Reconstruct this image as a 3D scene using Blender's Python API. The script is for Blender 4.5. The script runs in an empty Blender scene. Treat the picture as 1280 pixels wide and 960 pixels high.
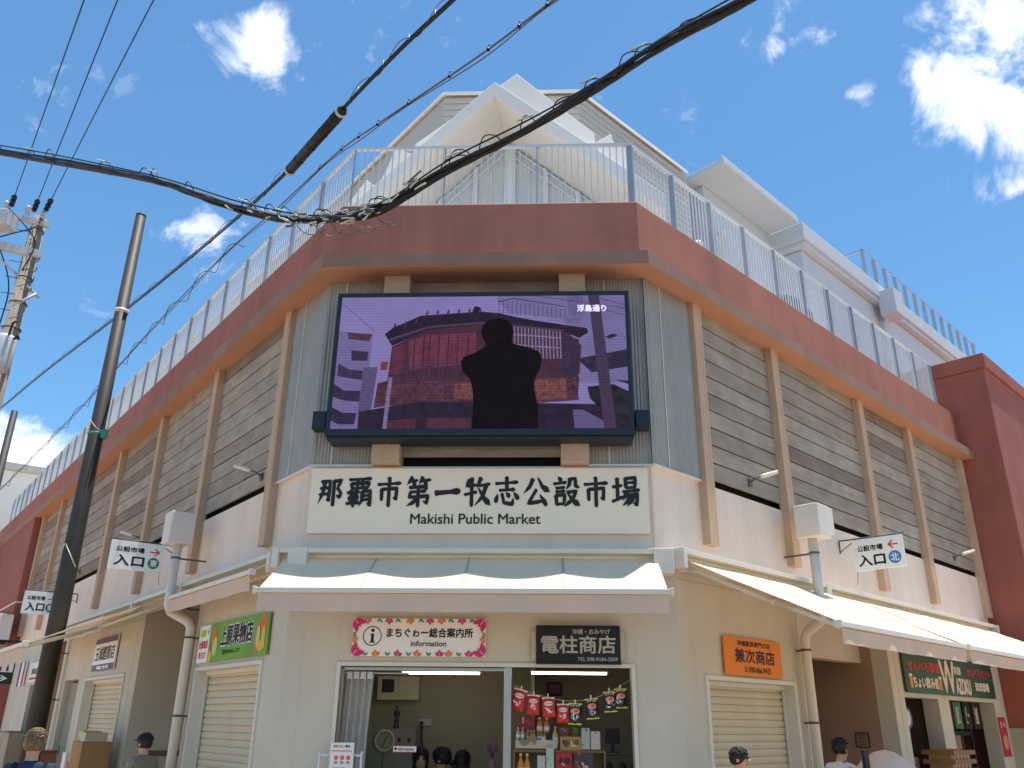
import bpy, bmesh, math, random
from mathutils import Vector, Matrix, noise as mnoise
random.seed(7)
R_ = math.radians
SC = bpy.context.scene
COL = SC.collection

# ------------------------------------------------------------------ camera
cam_d = bpy.data.cameras.new('camera')
cam_d.sensor_width = 36.0
cam_d.lens = 36.0 * 1050.0 / 1280.0
cam_d.clip_start = 0.05
cam_d.clip_end = 2000.0
cam = bpy.data.objects.new('camera', cam_d)
COL.objects.link(cam)
PITCH = math.atan(423.0 / 1050.0)
ROLL = R_(0.65)
r0 = Vector((1, 0, 0)); u0 = Vector((0, -math.sin(PITCH), math.cos(PITCH)))
fw = Vector((0, math.cos(PITCH), math.sin(PITCH)))
cr = r0 * math.cos(ROLL) + u0 * math.sin(ROLL)
cu = -r0 * math.sin(ROLL) + u0 * math.cos(ROLL)
cam.matrix_world = Matrix(((cr.x, cu.x, -fw.x, 0), (cr.y, cu.y, -fw.y, 0), (cr.z, cu.z, -fw.z, 1.6), (0, 0, 0, 1)))
SC.camera = cam

# ------------------------------------------------------------------ sky, sun, exposure
SUN_TILT = 7.0                # degrees from the zenith, towards +x
SUN_AZ = R_(88.0)             # compass direction of the sun, clockwise from +y
SKY_STRENGTH = 0.135
world = bpy.data.worlds.new('World'); SC.world = world; world.use_nodes = True
wn = world.node_tree.nodes; wl = world.node_tree.links; wn.clear()
w_out = wn.new('ShaderNodeOutputWorld'); w_bg = wn.new('ShaderNodeBackground')
w_sky = wn.new('ShaderNodeTexSky'); w_sky.sky_type = 'NISHITA'; w_sky.sun_disc = False
w_sky.sun_elevation = R_(90 - SUN_TILT); w_sky.sun_rotation = SUN_AZ
w_sky.air_density = 1.0; w_sky.dust_density = 0.25; w_sky.ozone_density = 4.0
w_tc = wn.new('ShaderNodeTexCoord')
w_nrm = wn.new('ShaderNodeVectorMath'); w_nrm.operation = 'NORMALIZE'
wl.new(w_tc.outputs['Generated'], w_nrm.inputs[0])
CLOUDS = [(-0.3313,0.6491,0.6847,0.0276,0.7650),(-0.3082,0.6706,0.6748,0.0372,0.8550),(-0.2877,0.6913,0.6629,0.0409,0.9000),(-0.2658,0.7093,0.6529,0.0352,0.9000),(-0.2474,0.7280,0.6394,0.0263,0.8100),(-0.4074,0.7653,0.4984,0.0262,0.4747),(-0.3831,0.7839,0.4886,0.0365,0.5143),(-0.3571,0.7970,0.4870,0.0352,0.5143),(-0.3267,0.8175,0.4742,0.0220,0.3165),(-0.2875,0.8112,0.5092,0.0201,0.3165),(0.2756,0.6677,0.6915,0.0331,0.9901),(0.2632,0.6884,0.6759,0.0306,0.9027),(0.3044,0.6723,0.6748,0.0275,0.8736),(0.3610,0.7006,0.6155,0.0205,0.9520),(0.4122,0.6344,0.6540,0.0356,0.7000),(0.4431,0.6316,0.6362,0.0438,1.0000),(0.4707,0.6213,0.6264,0.0512,1.0400),(0.4307,0.6642,0.6110,0.0407,0.9500),(0.4606,0.6580,0.5957,0.0488,1.0400),(0.4898,0.6583,0.5716,0.0481,1.0000),(0.4954,0.6751,0.5466,0.0309,0.8000),(0.4970,0.7047,0.5063,0.0271,0.6000),(0.4869,0.7176,0.4979,0.0201,0.5000),(-0.5124,0.8215,0.2500,0.0395,1.3000),(-0.4924,0.8349,0.2458,0.0403,1.4000),(-0.5166,0.8280,0.2182,0.0638,1.7000),(-0.4800,0.8471,0.2281,0.0456,1.4000)]
# clouds elsewhere in the sky
for _ in range(16):
    a = random.uniform(1.3, 5.0); e = random.uniform(0.12, 0.9)
    CLOUDS.append((math.sin(a) * math.cos(e), math.cos(a) * math.cos(e), math.sin(e), random.uniform(.06, .15), random.uniform(.5, 1.2)))
acc = None
for (x, y, z, r, s) in CLOUDS:
    d = wn.new('ShaderNodeVectorMath'); d.operation = 'DISTANCE'
    wl.new(w_nrm.outputs[0], d.inputs[0]); d.inputs[1].default_value = (x, y, z)
    m = wn.new('ShaderNodeMapRange'); m.interpolation_type = 'SMOOTHSTEP'
    wl.new(d.outputs['Value'], m.inputs['Value'])
    m.inputs['From Min'].default_value = r * 1.9; m.inputs['From Max'].default_value = 0.0
    m.inputs['To Min'].default_value = 0.0; m.inputs['To Max'].default_value = s
    if acc is None: acc = m.outputs['Result']
    else:
        a = wn.new('ShaderNodeMath'); a.operation = 'MAXIMUM'
        wl.new(acc, a.inputs[0]); wl.new(m.outputs['Result'], a.inputs[1]); acc = a.outputs[0]
w_n = wn.new('ShaderNodeTexNoise'); w_n.inputs['Scale'].default_value = 11.0; w_n.inputs['Detail'].default_value = 9.0
w_n.inputs['Roughness'].default_value = .62; w_n.inputs['Distortion'].default_value = .35
wl.new(w_nrm.outputs[0], w_n.inputs['Vector'])
w_nm = wn.new('ShaderNodeMapRange'); wl.new(w_n.outputs['Fac'], w_nm.inputs['Value'])
w_nm.inputs['From Min'].default_value = .33; w_nm.inputs['From Max'].default_value = .67
w_nm.inputs['To Min'].default_value = -1.0; w_nm.inputs['To Max'].default_value = .25
w_add = wn.new('ShaderNodeMath'); w_add.operation = 'ADD'
wl.new(acc, w_add.inputs[0]); wl.new(w_nm.outputs[0], w_add.inputs[1])
w_mask = wn.new('ShaderNodeMapRange'); w_mask.interpolation_type = 'SMOOTHSTEP'
wl.new(w_add.outputs[0], w_mask.inputs['Value'])
w_mask.inputs['From Min'].default_value = .10; w_mask.inputs['From Max'].default_value = .95
w_mask.inputs['To Max'].default_value = .97
w_mix = wn.new('ShaderNodeMixRGB'); w_mix.inputs['Color2'].default_value = (7.8, 7.9, 8.3, 1)
w_tint = wn.new('ShaderNodeMixRGB'); w_tint.blend_type = 'MULTIPLY'; w_tint.inputs['Fac'].default_value = 1
w_tint.inputs['Color2'].default_value = (.66, .94, 1.0, 1)
wl.new(w_sky.outputs[0], w_tint.inputs['Color1'])
wl.new(w_mask.outputs[0], w_mix.inputs['Fac']); wl.new(w_tint.outputs[0], w_mix.inputs['Color1'])
wl.new(w_mix.outputs[0], w_bg.inputs['Color']); w_bg.inputs['Strength'].default_value = SKY_STRENGTH
wl.new(w_bg.outputs[0], w_out.inputs['Surface'])

sun_d = bpy.data.lights.new('sun', 'SUN'); sun_d.energy = 4.4; sun_d.angle = R_(0.5); sun_d.color = (1, .955, .89)
sun = bpy.data.objects.new('sun', sun_d); COL.objects.link(sun); sun.location = (5, 0, 60)
sv = Vector((math.sin(SUN_AZ) * math.sin(R_(SUN_TILT)), math.cos(SUN_AZ) * math.sin(R_(SUN_TILT)), math.cos(R_(SUN_TILT))))
sun.rotation_euler = sv.to_track_quat('Z', 'Y').to_euler()
SC.view_settings.view_transform = 'Standard'; SC.view_settings.look = 'None'
SC.view_settings.exposure = 0.55; SC.view_settings.gamma = 1.0; SC.view_settings.use_curve_mapping = False
SC.cycles.max_bounces = 10; SC.cycles.diffuse_bounces = 6

# ------------------------------------------------------------------ materials
def lin(c):
    return tuple(((v / 255.0) / 12.92 if v / 255.0 <= .04045 else ((v / 255.0 + .055) / 1.055) ** 2.4) for v in c)
def mat(name, rgb, rough=.75, var=.10, scale=2.5, bump=0.0, bscale=120.0, metal=0.0, streak=0.0, grain=None, spec=.4, coat=0.0, transl=0.0):
    """rgb in 0..255 paint values; var = broad colour variation, streak = vertical rain streaks, grain = stretch of wood grain"""
    m = bpy.data.materials.new(name); m.use_nodes = True
    n = m.node_tree.nodes; l = m.node_tree.links; b = n['Principled BSDF']
    b.inputs['Roughness'].default_value = rough; b.inputs['Metallic'].default_value = metal
    b.inputs['Specular IOR Level'].default_value = spec; b.inputs['Coat Weight'].default_value = coat
    c = lin(rgb)
    g = n.new('ShaderNodeNewGeometry')
    nz = n.new('ShaderNodeTexNoise'); nz.inputs['Scale'].default_value = scale; nz.inputs['Detail'].default_value = 6; nz.inputs['Roughness'].default_value = .6
    l.new(g.outputs['Position'], nz.inputs['Vector'])
    mr = n.new('ShaderNodeMapRange'); l.new(nz.outputs['Fac'], mr.inputs['Value'])
    mr.inputs['From Min'].default_value = .3; mr.inputs['From Max'].default_value = .7
    mr.inputs['To Min'].default_value = 1 - var; mr.inputs['To Max'].default_value = 1 + var * .6
    fac = mr.outputs['Result']
    def stretched(sx, sz, amount, detail=5):
        mp = n.new('ShaderNodeMapping'); mp.inputs['Scale'].default_value = (sx, sx, sz); l.new(g.outputs['Position'], mp.inputs['Vector'])
        n2 = n.new('ShaderNodeTexNoise'); n2.inputs['Scale'].default_value = 1; n2.inputs['Detail'].default_value = detail; n2.inputs['Roughness'].default_value = .65
        l.new(mp.outputs[0], n2.inputs['Vector'])
        m2 = n.new('ShaderNodeMapRange'); l.new(n2.outputs['Fac'], m2.inputs['Value'])
        m2.inputs['From Min'].default_value = .35; m2.inputs['From Max'].default_value = .72
        m2.inputs['To Min'].default_value = 1; m2.inputs['To Max'].default_value = 1 - amount
        return m2.outputs['Result'], n2.outputs['Fac']
    def mul(a, bb):
        x = n.new('ShaderNodeMath'); x.operation = 'MULTIPLY'; l.new(a, x.inputs[0]); l.new(bb, x.inputs[1]); return x.outputs[0]
    if streak > 0:
        s, _ = stretched(2.6, .22, streak); fac = mul(fac, s)
    hgt = None
    if grain:
        s, hgt = stretched(1.3, 42, grain, 7); fac = mul(fac, s)
        s, _ = stretched(2.2, 5.0, grain * .9, 3); fac = mul(fac, s)
    mx = n.new('ShaderNodeVectorMath'); mx.operation = 'SCALE'; mx.inputs[0].default_value = c; l.new(fac, mx.inputs['Scale'])
    l.new(mx.outputs[0], b.inputs['Base Color'])
    if bump > 0:
        bn = n.new('ShaderNodeTexNoise'); bn.inputs['Scale'].default_value = bscale; bn.inputs['Detail'].default_value = 4
        l.new(g.outputs['Position'], bn.inputs['Vector'])
        bp = n.new('ShaderNodeBump'); bp.inputs['Strength'].default_value = bump; bp.inputs['Distance'].default_value = .01
        l.new(hgt if hgt else bn.outputs['Fac'], bp.inputs['Height']); l.new(bp.outputs[0], b.inputs['Normal'])
    if transl > 0:
        tr = n.new('ShaderNodeBsdfTranslucent'); l.new(mx.outputs[0], tr.inputs['Color'])
        ms = n.new('ShaderNodeMixShader'); ms.inputs[0].default_value = transl
        l.new(b.outputs[0], ms.inputs[1]); l.new(tr.outputs[0], ms.inputs[2]); l.new(ms.outputs[0], n['Material Output'].inputs['Surface'])
    return m
def emis(name, rgb, strength=1.0, lines=0.0, mottled=0.0, mscale=14.0):
    m = bpy.data.materials.new(name); m.use_nodes = True
    n = m.node_tree.nodes; l = m.node_tree.links; n.clear()
    o = n.new('ShaderNodeOutputMaterial'); e = n.new('ShaderNodeEmission'); c = lin(rgb)
    e.inputs['Color'].default_value = (*c, 1); e.inputs['Strength'].default_value = strength
    l.new(e.outputs[0], o.inputs['Surface'])
    if lines or mottled:
        g = n.new('ShaderNodeNewGeometry'); val = None
        if lines:
            sp = n.new('ShaderNodeSeparateXYZ'); l.new(g.outputs['Position'], sp.inputs[0])
            k = n.new('ShaderNodeMath'); k.operation = 'MULTIPLY'; k.inputs[1].default_value = 2 * math.pi / .034; l.new(sp.outputs['Z'], k.inputs[0])
            s = n.new('ShaderNodeMath'); s.operation = 'SINE'; l.new(k.outputs[0], s.inputs[0])
            q = n.new('ShaderNodeMath'); q.operation = 'MULTIPLY_ADD'; q.inputs[1].default_value = lines; q.inputs[2].default_value = 1; l.new(s.outputs[0], q.inputs[0]); val = q.outputs[0]
        if mottled:
            t = n.new('ShaderNodeTexNoise'); t.inputs['Scale'].default_value = mscale; t.inputs['Detail'].default_value = 7; t.inputs['Roughness'].default_value = .7
            l.new(g.outputs['Position'], t.inputs['Vector'])
            r = n.new('ShaderNodeMapRange'); l.new(t.outputs['Fac'], r.inputs['Value']); r.inputs['From Min'].default_value = .3; r.inputs['From Max'].default_value = .7
            r.inputs['To Min'].default_value = 1 - mottled; r.inputs['To Max'].default_value = 1 + mottled
            if val is None: val = r.outputs['Result']
            else:
                x = n.new('ShaderNodeMath'); x.operation = 'MULTIPLY'; l.new(val, x.inputs[0]); l.new(r.outputs['Result'], x.inputs[1]); val = x.outputs[0]
        x = n.new('ShaderNodeMath'); x.operation = 'MULTIPLY'; x.inputs[1].default_value = strength; l.new(val, x.inputs[0]); l.new(x.outputs[0], e.inputs['Strength'])
    return m
_pm = {}
def paint(rgb, rough=.55):
    k = (tuple(rgb), rough)
    if k not in _pm: _pm[k] = mat('paint_%d_%d_%d' % tuple(int(v) for v in rgb), rgb, rough, var=.06, scale=9)
    return _pm[k]

M = dict(
    cream=mat('cream_wall_paint', (206, 199, 180), .8, .07, 1.2, .10, 160, streak=.10),
    white_wall=mat('off_white_wall_paint', (239, 217, 196), .8, .07, 1.0, .12, 150, streak=.12),
    red=mat('terracotta_red_render', (174, 110, 92), .85, .13, 1.6, .35, 90, streak=.20),
    red_dark=mat('terracotta_tower_render', (158, 92, 79), .85, .12, 1.4, .35, 90, streak=.12),
    lip=mat('cornice_render', (158, 122, 104), .85, .14, 1.8, .3, 90, streak=.16),
    soffit=mat('soffit_render', (188, 138, 110), .85, .06, 1.8, .2, 90),
    tan=mat('tan_pilaster_render', (203, 170, 140), .85, .10, 3.0, .35, 110, streak=.10),
    wood_pale=mat('pale_weathered_boards', (184, 170, 153), .85, .16, 2.6, .5, 60, grain=.26),
    wood_dark=mat('dark_weathered_boards', (152, 134, 118), .85, .18, 1.9, .5, 60, grain=.30),
    wood=mat('weathered_grey_boards', (172, 157, 140), .85, .16, 2.2, .5, 60, grain=.26),
    corr=mat('grey_corrugated_steel', (180, 172, 160), .55, .10, 2.5, 0, metal=.25, streak=.14),
    joint=mat('wall_joint_sealant', (168, 158, 140), .9),
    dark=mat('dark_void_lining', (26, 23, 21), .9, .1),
    roofwhite=mat('roof_off_white_paint', (248, 240, 228), .75, .04, .8, .05, 140, streak=.05),
    roofcool=mat('roof_cool_white_paint', (202, 209, 214), .75, .04, .8, .05, 140, streak=.05),
    louvre=mat('roof_louvre_metal', (190, 184, 174), .6, .05, 1.2),
    galv=mat('galvanised_railing', (214, 218, 220), .45, .08, 6, metal=.15),
    galv_post=mat('blue_grey_railing_post', (158, 166, 176), .5, .08, 5, metal=.3),
    winframe=mat('pale_blue_window_frame', (222, 230, 238), .4, .04, 4),
    glass_curtain=mat('curtained_window_glass', (206, 212, 210), .12, .10, 5, coat=.6),
    fabric=mat('cream_awning_canvas', (234, 216, 186), .9, .04, 3, .08, 300, transl=.12),
    seam=mat('canvas_seam', (196, 180, 154), .9),
    valance=mat('beige_awning_valance', (224, 198, 172), .9, .05, 4, .08, 300, transl=.18),
    alu=mat('white_awning_aluminium', (226, 214, 196), .4, .04, 5, metal=.1),
    arm=mat('pale_awning_arm', (206, 212, 202), .45, .04, 5),
    pvc=mat('cream_pvc_pipe', (220, 212, 194), .45, .06, 4, streak=.08),
    clamp=mat('brown_pipe_clamp', (96, 80, 66), .5),
    hopper=mat('pale_hopper_box', (224, 214, 202), .6, .05, 4, streak=.08),
    shutter=mat('ivory_roller_shutter', (212, 198, 168), .5, .05, 2, streak=.05),
    shutter_frame=mat('ivory_shutter_frame', (216, 212, 196), .5, .04, 3),
    pole=mat('dark_green_steel_pole', (56, 53, 46), .6, .22, 2.5, .15, 40, streak=.25),
    concrete=mat('utility_pole_concrete', (158, 146, 132), .85, .15, 3, .3, 60, streak=.2),
    porcelain=mat('grey_electrical_fitting', (196, 198, 198), .5, .1, 8),
    cable=mat('black_cable_sheath', (28, 27, 26), .5, .15, 14),
    cable_grey=mat('grey_cable_sheath', (98, 96, 90), .45, .2, 14),
    cable_white=mat('pale_cable_tie', (205, 200, 188), .4, .1, 12),
    black=mat('black_powder_coat', (30, 32, 36), .45, .06, 6),
    bezel=mat('dark_navy_bezel', (34, 40, 50), .4, .05, 5),
    sign=mat('white_sign_board', (250, 229, 200), .5, .03, 2),
    ink=mat('black_brush_lettering', (34, 31, 28), .6, .08, 10),
    flag=mat('white_sign_panel', (238, 238, 236), .45, .03, 4),
    paper=mat('printed_paper', (236, 230, 222), .8, .03, 5),
    inwall=mat('shop_interior_wall', (170, 158, 132), .85, .05, 1.2),
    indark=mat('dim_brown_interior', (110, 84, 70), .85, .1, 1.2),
    cardboard=mat('brown_cardboard', (178, 136, 92), .9, .1, 6),
    shelfwood=mat('shelf_wood', (150, 112, 72), .7, .12, 5, grain=.3),
    steel=mat('brushed_aluminium_post', (176, 170, 166), .3, .08, 8, metal=.8),
    tube=emis('fluorescent_tube', (255, 252, 240), 7.0),
    asphalt=mat('grey_asphalt', (104, 97, 90), .9, .14, 1.5, .5, 90),
    paving=mat('pale_pavement_blocks', (188, 160, 136), .9, .10, 1.5, .3, 60),
    skin=mat('skin', (206, 156, 128), .6, .05, 12),
    hair=mat('black_hair', (30, 25, 22), .5, .15, 60),
    haircut=mat('bleached_streaked_hair', (118, 94, 62), .55, .55, 45),
    vinyl=mat('hazy_vinyl_curtain', (196, 196, 190), .25, .08, 8, transl=.35),
)

# ------------------------------------------------------------------ mesh helpers
class MB:
    def __init__(s): s.v = []; s.f = []; s.m = []; s.sm = []
    def poly(s, pts, m=0, smooth=False):
        i = len(s.v); s.v += [tuple(p) for p in pts]; s.f.append(tuple(range(i, i + len(pts)))); s.m.append(m); s.sm.append(smooth); return s
    def add(s, vs, fs, m=0, smooth=False):
        i = len(s.v); s.v += [tuple(p) for p in vs]
        for f in fs: s.f.append(tuple(i + k for k in f)); s.m.append(m); s.sm.append(smooth)
        return s
    def box(s, x0, x1, y0, y1, z0, z1, m=0):
        v = [(x0, y0, z0), (x1, y0, z0), (x1, y1, z0), (x0, y1, z0), (x0, y0, z1), (x1, y0, z1), (x1, y1, z1), (x0, y1, z1)]
        return s.add(v, [(0, 3, 2, 1), (4, 5, 6, 7), (0, 1, 5, 4), (1, 2, 6, 5), (2, 3, 7, 6), (3, 0, 4, 7)], m)
    def prism(s, pts, y0, y1, m=0):            # pts in (x, z), extruded along y
        n = len(pts); v = [(x, y0, z) for x, z in pts] + [(x, y1, z) for x, z in pts]
        f = [tuple(range(n)), tuple(range(2 * n - 1, n - 1, -1))] + [(i, i + n, (i + 1) % n + n, (i + 1) % n) for i in range(n)]
        return s.add(v, f, m)
    def slab(s, pts, z0, z1, m=0):             # pts in (x, y), extruded along z
        n = len(pts); v = [(x, y, z0) for x, y in pts] + [(x, y, z1) for x, y in pts]
        f = [tuple(range(n - 1, -1, -1)), tuple(range(n, 2 * n))] + [(i, (i + 1) % n, (i + 1) % n + n, i + n) for i in range(n)]
        return s.add(v, f, m)
    def tube(s, path, r, n=8, m=0, caps=True):
        P = [Vector(p) for p in path]; k = len(P); rr = r if isinstance(r, (list, tuple)) else [r] * k
        T = []
        for i in range(k):
            t = P[min(i + 1, k - 1)] - P[max(i - 1, 0)]; T.append(t.normalized() if t.length > 1e-9 else Vector((0, 0, 1)))
        a = Vector((0, 0, 1)) if abs(T[0].z) < .9 else Vector((1, 0, 0))
        N = T[0].cross(a).normalized(); vs = []; fs = []
        for i in range(k):
            N = (N - T[i] * N.dot(T[i])); N = N.normalized() if N.length > 1e-6 else T[i].orthogonal().normalized()
            B = T[i].cross(N)
            for j in range(n):
                an = 2 * math.pi * j / n; vs.append(P[i] + (N * math.cos(an) + B * math.sin(an)) * rr[i])
        for i in range(k - 1):
            for j in range(n): fs.append((i * n + j, i * n + (j + 1) % n, (i + 1) * n + (j + 1) % n, (i + 1) * n + j))
        s.add(vs, fs, m, True)
        if caps:
            b = len(s.v) - len(vs)
            s.f += [tuple(b + j for j in range(n - 1, -1, -1)), tuple(b + (k - 1) * n + j for j in range(n))]; s.m += [m, m]; s.sm += [False, False]
        return s
    def lathe(s, prof, c=(0, 0, 0), n=16, m=0, axis='z'):
        vs = []; fs = []
        for (r, h) in prof:
            for j in range(n):
                a = 2 * math.pi * j / n; p = (r * math.cos(a), r * math.sin(a), h)
                if axis == 'y': p = (p[0], p[2], p[1])
                if axis == 'x': p = (p[2], p[0], p[1])
                vs.append((p[0] + c[0], p[1] + c[1], p[2] + c[2]))
        for i in range(len(prof) - 1):
            for j in range(n): fs.append((i * n + j, i * n + (j + 1) % n, (i + 1) * n + (j + 1) % n, (i + 1) * n + j))
        fs.append(tuple(range(n - 1, -1, -1))); fs.append(tuple((len(prof) - 1) * n + j for j in range(n)))
        return s.add(vs, fs, m, True)
    def ball(s, c, r, n=14, m=0):
        r = r if isinstance(r, (tuple, list)) else (r, r, r); k = n // 2
        vs = [(c[0], c[1], c[2] - r[2])]; fs = []
        for i in range(1, k):
            t = -math.pi / 2 + math.pi * i / k
            for j in range(n):
                a = 2 * math.pi * j / n; vs.append((c[0] + r[0] * math.cos(t) * math.cos(a), c[1] + r[1] * math.cos(t) * math.sin(a), c[2] + r[2] * math.sin(t)))
        vs.append((c[0], c[1], c[2] + r[2])); L = len(vs) - 1
        for j in range(n):
            fs.append((0, 1 + (j + 1) % n, 1 + j)); b = 1 + (k - 2) * n; fs.append((L, b + j, b + (j + 1) % n))
        for i in range(k - 2):
            for j in range(n): fs.append((1 + i * n + j, 1 + i * n + (j + 1) % n, 1 + (i + 1) * n + (j + 1) % n, 1 + (i + 1) * n + j))
        return s.add(vs, fs, m, True)
    def build(s, name, mats, parent=None, loc=(0, 0, 0), rz=0.0, bev=0.0, normals=True):
        me = bpy.data.meshes.new(name); me.from_pydata(s.v, [], s.f)
        for mm in (mats if isinstance(mats, (list, tuple)) else [mats]): me.materials.append(mm)
        for p, mi, sm in zip(me.polygons, s.m, s.sm): p.material_index = mi; p.use_smooth = sm
        if normals:
            bm = bmesh.new(); bm.from_mesh(me); bmesh.ops.recalc_face_normals(bm, faces=bm.faces); bm.to_mesh(me); bm.free()
        me.update(); o = bpy.data.objects.new(name, me); COL.objects.link(o)
        o.location = loc; o.rotation_euler = (0, 0, rz)
        if parent: o.parent = parent
        if bev > 0:
            b = o.modifiers.new('bevel', 'BEVEL'); b.width = bev; b.segments = 2; b.limit_method = 'ANGLE'; b.angle_limit = R_(40)
        return o
def tag(o, label=None, cat=None, group=None, kind=None):
    if label: o['label'] = label
    if cat: o['category'] = cat
    if group: o['group'] = group
    if kind: o['kind'] = kind
    return o
def thing(name, label, cat, loc=(0, 0, 0), rz=0.0, group=None):
    o = bpy.data.objects.new(name, None); COL.objects.link(o); o.location = loc; o.rotation_euler = (0, 0, rz); o.empty_display_size = .2
    return tag(o, label, cat, group)
def dup(root, loc, rz, label, group=None):
    r = root.copy(); COL.objects.link(r); r.location = loc; r.rotation_euler = (0, 0, rz); r['label'] = label
    if group: r['group'] = group
    for ch in list(root.children):
        c = ch.copy(); COL.objects.link(c); c.parent = r
        for g in list(ch.children):
            d = g.copy(); COL.objects.link(d); d.parent = c
    return r

# ------------------------------------------------------------------ lettering
_tc = {}
def glyphs(s):
    if s in _tc: return _tc[s]
    c = bpy.data.curves.new('lettering', 'FONT'); c.body = s; c.resolution_u = 4
    o = bpy.data.objects.new('lettering', c); COL.objects.link(o)
    dg = bpy.context.evaluated_depsgraph_get(); me = bpy.data.meshes.new_from_object(o.evaluated_get(dg))
    v = [tuple(p.co) for p in me.vertices]; f = [tuple(p.vertices) for p in me.polygons]
    bpy.data.objects.remove(o); bpy.data.curves.remove(c); bpy.data.meshes.remove(me)
    _tc[s] = (v, f); return _tc[s]
def text(mb, s, x0, x1, z0, z1, y, m=0, bold=0.0, slant=0.0):
    """letters s fitted into x0..x1, z0..z1 on the plane y (negative y faces out of the wall)"""
    v, f = glyphs(s)
    if not v: return
    ax, bx = min(p[0] for p in v), max(p[0] for p in v); az, bz = min(p[1] for p in v), max(p[1] for p in v)
    sx = (x1 - x0) / max(bx - ax, 1e-6); sz = (z1 - z0) / max(bz - az, 1e-6)
    k = 0
    for dx, dz in ([(0, 0)] if not bold else [(0, 0), (bold, 0), (-bold, 0), (0, bold), (0, -bold)]):
        mb.add([(x0 + (p[0] - ax) * sx + dx + slant * (p[1] - az) * sz, y - k * .00025, z0 + (p[1] - az) * sz + dz) for p in v], f, m); k += 1
KAISHO = {
'那': 'z14,18 46,15 44,80 36,74;h12,40 44,37;h10,60 44,57;p27,18 22,55 7,88;z60,16 87,12 74,38;z74,38 88,54 84,68 72,62;v61,14 61,96',
'覇': 'h10,11 90,7;v18,24 22,40;z18,24 83,21 78,40;v40,11 40,38;v58,10 58,38;h22,40 79,37;h6,54 49,51;v18,46 20,62;v38,45 38,62;h18,62 39,61;v13,69 17,80;z13,69 43,66 40,80;h17,80 41,79;h4,89 51,86;v28,62 28,99;p60,50 60,78 50,97;z60,50 89,47 89,95 79,87;h61,64 88,62;h61,77 88,75',
'市': 'v49,4 51,21;h9,27 92,22;v23,43 24,78;z23,43 78,39 76,75 66,69;v50,23 50,98',
'第': 'p27,3 9,27;h21,16 46,13;d29,18 37,29;p65,3 52,25;h61,15 93,11;d70,17 79,28;z18,37 79,33 76,50;h22,52 77,48;z22,52 17,69 86,64 81,88 69,81;v50,34 50,99;p47,69 33,85 10,96',
'一': 'H5,55 95,48',
'牧': 'p22,12 8,37;h16,33 47,28;h5,60 49,51;v30,6 30,97;p63,5 49,39;h56,31 96,25;p83,28 70,66 42,95;n56,41 74,70 98,94',
'志': 'h10,24 90,19;v50,3 50,44;h24,46 79,43;d17,60 10,84;z33,57 40,86 70,91 74,72;d49,54 60,67;d77,54 92,74',
'公': 'p38,9 26,34 4,56;n57,7 72,34 98,51;z50,44 21,88 76,80;d64,62 86,94',
'設': 'd23,3 33,15;h6,25 51,20;h14,39 45,36;h14,51 45,48;v13,63 16,92;z13,63 45,60 42,90;h16,91 44,89;p64,8 62,27 50,43;z64,10 84,7 84,32 98,36;z54,53 87,48 72,76 44,97;n57,58 74,79 99,95',
'場': 'h3,35 37,30;v20,7 20,78;h1,82 39,67;v50,7 50,38;z50,8 85,5 84,38;h51,22 84,20;h51,38 85,36;h40,51 99,45;p54,52 38,78;z48,63 91,58 87,93 75,86;p65,62 53,84 37,95;p79,60 69,82 53,97'}
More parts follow.
